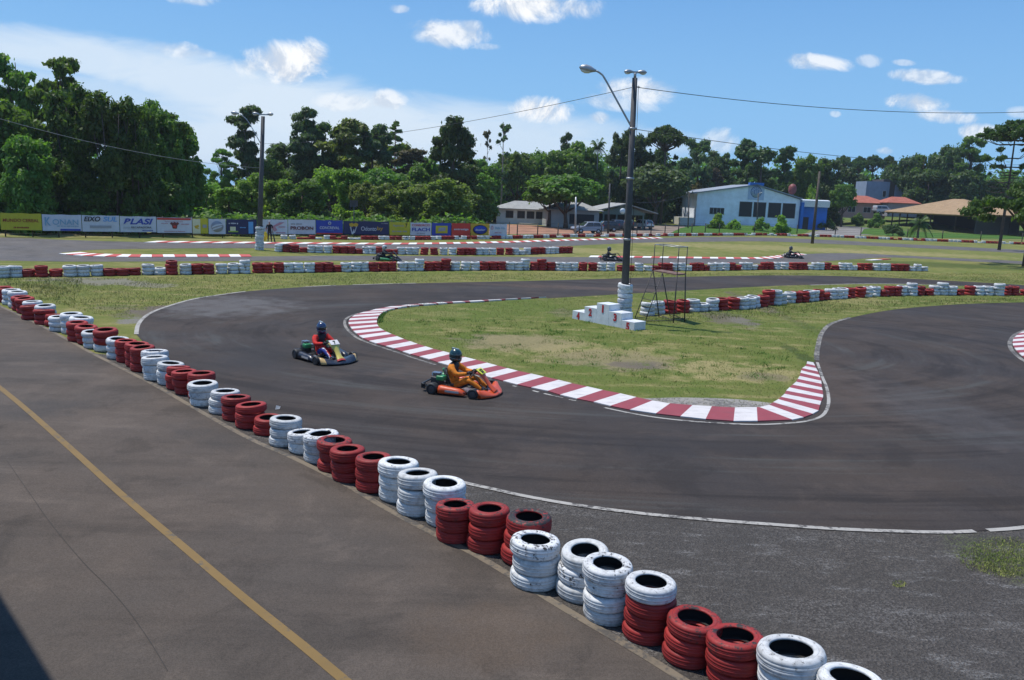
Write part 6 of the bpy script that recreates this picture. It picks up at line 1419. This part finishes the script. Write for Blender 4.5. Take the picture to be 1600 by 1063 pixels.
T_('dense', 728, 86, 300, 60, 'mid', 'green tree at the left corner of the white house', g5)
T_('broad', 600, 96, 256, 80, 'mid', 'green tree on the slope under the bluish eucalyptus', g5)
T_('dense', 650, 97, 262, 84, 'mid', 'green tree under the brownish eucalyptus', g5)
T_('dense', 418, 95, 250, 80, 'mid', 'green tree in the dip between the two eucalyptus groups', g5)
T_('dense', 748, 98, 268, 74, 'mid', 'green tree behind the left end of the white house', g5)
T_('dense', 792, 146, 262, 84, 'mid', 'green tree behind the middle of the white house', g5)
T_('dense', 835, 148, 268, 70, 'mid', 'green tree behind the right part of the white house', g5)
T_('broad', 856, 112, 266, 96, 'mid', 'round leafy tree with visible trunk before the white house', None, base=(857, 355))
T_('broad', 900, 111, 270, 112, 'mid', 'round leafy tree with visible trunk above the silver car', None, base=(884, 357))
T_('dense', 950, 140, 262, 80, 'dark', 'dark tree behind the open porch', g3)
T_('dense', 990, 142, 262, 80, 'dark', 'dark tree right of the open porch behind the lamp post', g3)
T_('broad', 1030, 118, 248, 108, 'pale', 'large pale willow-like tree left of the club hall', None)
T_('dense', 1062, 132, 262, 60, 'dark', 'dark tree between the pale willow-like tree and the club hall', g3)
T_('broad', 1083, 124, 279, 42, 'orange', 'small orange-tinted tree beside the club hall corner', None)
T_('dense', 1119, 128, 265, 44, 'brown', 'grey-brown small tree behind the club roof left slope', None)
T_('dense', 1152, 128, 276, 44, 'blue', 'bluish small tree behind the club roof', g3)
for px, py, w, tp, mt, lab in ((1118,353,30,332,'bright','round bush under the small window of the club hall'),(1145,354.5,24,338,'bright','small bush between the two club hall windows'),(1189,356,24,339,'bright','bush beside the white-footed lamp pole'),(1222,357.5,30,335,'bright','largest bush before the right club hall windows'),(1291,357,26,338,'dark','dark bush at the right corner of the club hall'),(1339,351,20,332,'mid','bush in front of the pink house right end'),(1366,354,22,332,'mid','thin bush at the left edge of the pavilion'),(1395,366,30,345,'dark','dark bush among the left pavilion posts')):
    T_('bush', px, 0, tp-2, w*1.35, mt, lab, 'bushes round the hall and the pavilion', base=(px, py+(8 if px < 1280 else 3)))
T_('smallpalm', 1437, 0, 322, 44, 'dark', 'small fan of palm fronds in front of the pavilion roof', None, base=(1434, 372))
# woodland behind everything
Lw_ = []; rr = random.Random(3)
for i in range(230):
    x = -170 + 450*i/230 + rr.uniform(-2, 2); y = 255+rr.uniform(0, 30) if x > 25 else 180+rr.uniform(0, 26) if x > -60 else 105 + rr.uniform(0, 30); s = rr.uniform(3, 5.5)*(1.3 if x > 25 else 1)
    for k in range(3 if x > 25 else 2): Lw_.append((V3(x+rr.uniform(-3, 3), y+rr.uniform(-3, 3), rr.uniform(2, 15 if x > 25 else 9.5)), (s, s, s*.8)))
wm = leaves('woodland', Lw_, 90000, .8, 1.5, seed=9); wm.materials.clear(); wm.materials.append(LF['mid'])
o = tag(link('woodland', wm), 'distant mass of dark woodland closing the horizon', 'woodland', kind='stuff')
Lh = []                                  # scrub along the foot of the trees behind the banners
for i in range(120):
    x = rr.uniform(-2, 740); D = bpt(x).y + rr.uniform(3.0, 7.0); g = AT(x, 330, D); s = rr.uniform(.7, 1.3); Lh.append((V3(g.x, D, rr.uniform(.3, 1.3)), (s*1.4, s*1.2, s*.9)))
hm_ = leaves('undergrowth', Lh, 26000, .26, 1.6, seed=4); hm_.materials.clear(); hm_.materials.append(LF['mid'])
tag(link('undergrowth', hm_), 'low green undergrowth at the foot of the trees behind the banners', 'undergrowth', kind='stuff')

# ------------------------------------------------------------------ grass blades
def blade_mat(name, a, b2, c2):
    m, t, b = newmat(name); geo = t.new('ShaderNodeNewGeometry'); rnd = geo.outputs['Random Per Island']; n = t.noise(geo.outputs['Position'], 1.1, 5, .65)
    c = t.mix(t.ramp(n, .42, .60), a, b2); c = t.mix(t.ramp(t.math('ADD', t.math('MULTIPLY', rnd, .5), t.math('MULTIPLY', n, .6)), .56, .82), c, c2)
    setb(t, b, c, .8, 0, .2); return m
def blades(name, poly, n, hgt, w, mat, label, avoid=(), clump=0.0, dens=None, seed=1):
    g = np.random.default_rng(seed); xs_ = [p.x for p in poly]; ys_ = [p.y for p in poly]
    P = np.stack([g.uniform(min(xs_), max(xs_), n*3), g.uniform(min(ys_), max(ys_), n*3)], 1); P = P[inside(P, poly)]
    if clump:
        c = P[g.integers(0, len(P), int(clump))]; P = c[g.integers(0, len(c), n)] + g.normal(size=(n, 2))*.10
        P = P[inside(P, poly)]
    f = np.sin(P[:, 0]*1.3+np.sin(P[:, 1]*.9)*2)*np.sin(P[:, 1]*1.1+np.sin(P[:, 0]*.7)*2); P = P[g.random(len(P)) < .65+.35*f]
    for a in avoid: P = P[~inside(P, a)]
    P = P[:n]; k = len(P); an = g.uniform(0, 6.28, k); h = hgt*(.4+.9*g.random(k)); ww = w*(.6+.8*g.random(k)); tl = g.normal(size=(k, 2))*h[:, None]*.5
    dx = np.stack([np.cos(an), np.sin(an)], 1)*ww[:, None]*.5; z0 = np.full(k, .012)
    V = np.concatenate([np.c_[P-dx, z0], np.c_[P+dx, z0], np.c_[P+tl, z0+h]], 1).reshape(-1, 3)
    me = bpy.data.meshes.new(name); me.vertices.add(3*k); me.vertices.foreach_set('co', V.ravel().astype(np.float32)); me.loops.add(3*k); me.loops.foreach_set('vertex_index', np.arange(3*k, dtype=np.int32))
    me.polygons.add(k); me.polygons.foreach_set('loop_start', np.arange(0, 3*k, 3, dtype=np.int32)); me.materials.append(mat); me.update(calc_edges=True)
    return tag(link(name, me), label, 'grass', kind='stuff')
BM1 = blade_mat('blade_island', (.135,.165,.040), (.20,.20,.062), (.34,.29,.13)); BM2 = blade_mat('blade_verge', (.20,.215,.055), (.28,.26,.085), (.42,.35,.17)); BM4 = blade_mat('blade_creeping', (.16,.21,.04), (.22,.25,.06), (.3,.29,.1)); BM3 = blade_mat('blade_weed', (.08,.18,.025), (.12,.22,.035), (.2,.26,.06))
def ell(px, py, w, h): 
    c = G(px, py); return [G(px+w*math.cos(t), py+h*math.sin(t)) for t in [i*2*math.pi/14 for i in range(14)]]
AV = [ell(800,532,50,8), ell(870,545,50,7), ell(980,570,60,7), ell(1145,502,26,6)]
blades('lawn_grass', ISPOLY, 85000, .045, .016, BM1, 'short patchy grass covering the island lawn', avoid=AV+[kout+kin[::-1]])
blades('lawn_weeds', [G(*p) for p in [(640,500),(900,500),(1110,520),(1240,560),(1210,600),(1000,600),(760,560)]], 5000, .08, .02, BM3, 'brighter green weed tufts on the island lawn', clump=150, seed=3, avoid=[kout+kin[::-1]])
VP = [G(*p) for p in [(0,437),(200,435),(400,431),(620,427.5),(620,443),(500,446.5),(400,453),(300,467),(245,482),(205,500),(150,492),(60,470),(0,446)]]
blades('verge_grass', VP[:3] + [G(*p) for p in [(400,431),(620,427.5),(1000,427),(1600,428),(1600,444),(1300,430),(1000,433)]] + VP[5:], 120000, .07, .022, BM2, 'dry grass on the verge between the barrier and the outer track edge', seed=5, avoid=[ell(150,441,60,3), ell(235,492,30,8)])
blades('verge_weeds', [G(*p) for p in [(0,437),(130,435),(125,458),(110,480),(60,462),(0,444)]], 2200, .14, .022, BM2, 'taller dry weeds beside the left end of the front tyre row', clump=300, seed=6)
blades('barrier_grass', [G(*p) for p in [(990,500),(1200,482),(1300,473),(1600,466),(1600,471),(1400,480),(1250,495),(1000,506)]], 9000, .12, .025, BM1, 'longer grass along the foot of the tyres behind the tower', seed=8)
blades('corner_grass', ell(1575,872,80,32)+[], 7000, .030, .010, BM4, 'green creeping grass on the rough tarmac at the lower right', clump=500, seed=9)
blades('corner_grass', ell(1405,915,12,5), 120, .025, .010, BM4, 'tiny grass tuft alone on the rough tarmac', seed=11)
blades('kerb_grass', kin[12:30]+[p+Vector((.15,.35,0)) for p in kin[12:30]][::-1], 4000, .10, .02, BM3, 'green grass fringe along the inner side of the kerb', seed=12)
# small litter on the track
for px, py, lab in ((430,640,'scrap of white paper on the track near the tyres'),):
    p = G(px, py, .013); m = MB(); m.add([(0,0,0),(.09,.02,.01),(.10,.05,.06),(.01,.04,.08),(.05,.07,.03)], [(0,1,2,3),(1,4,2),(0,3,4)]); o = m.build('paper_scrap', C_('paper_white', (.6,.6,.58))); o.location = p; tag(o, lab, 'litter')

# ------------------------------------------------------------------ thin haze volume, added to lift the dark distant trees
m = MB(); m.box((0, 525, 16.5), (1840, 1390, 35)); hz = bpy.data.materials.new('added_haze'); hz.use_nodes = True; ht = NT(hz.node_tree); ht.n.remove(ht.n['Principled BSDF'])
pv = ht.new('ShaderNodeVolumePrincipled'); pv.inputs['Color'].default_value = (.80, .88, 1, 1); pv.inputs['Density'].default_value = .0002; pv.inputs['Anisotropy'].default_value = .3
ht.l.new(pv.outputs[0], ht.n['Material Output'].inputs['Volume']); tag(m.build('haze', hz), 'thin pale haze volume added to lift the distant trees', 'haze', kind='stuff')
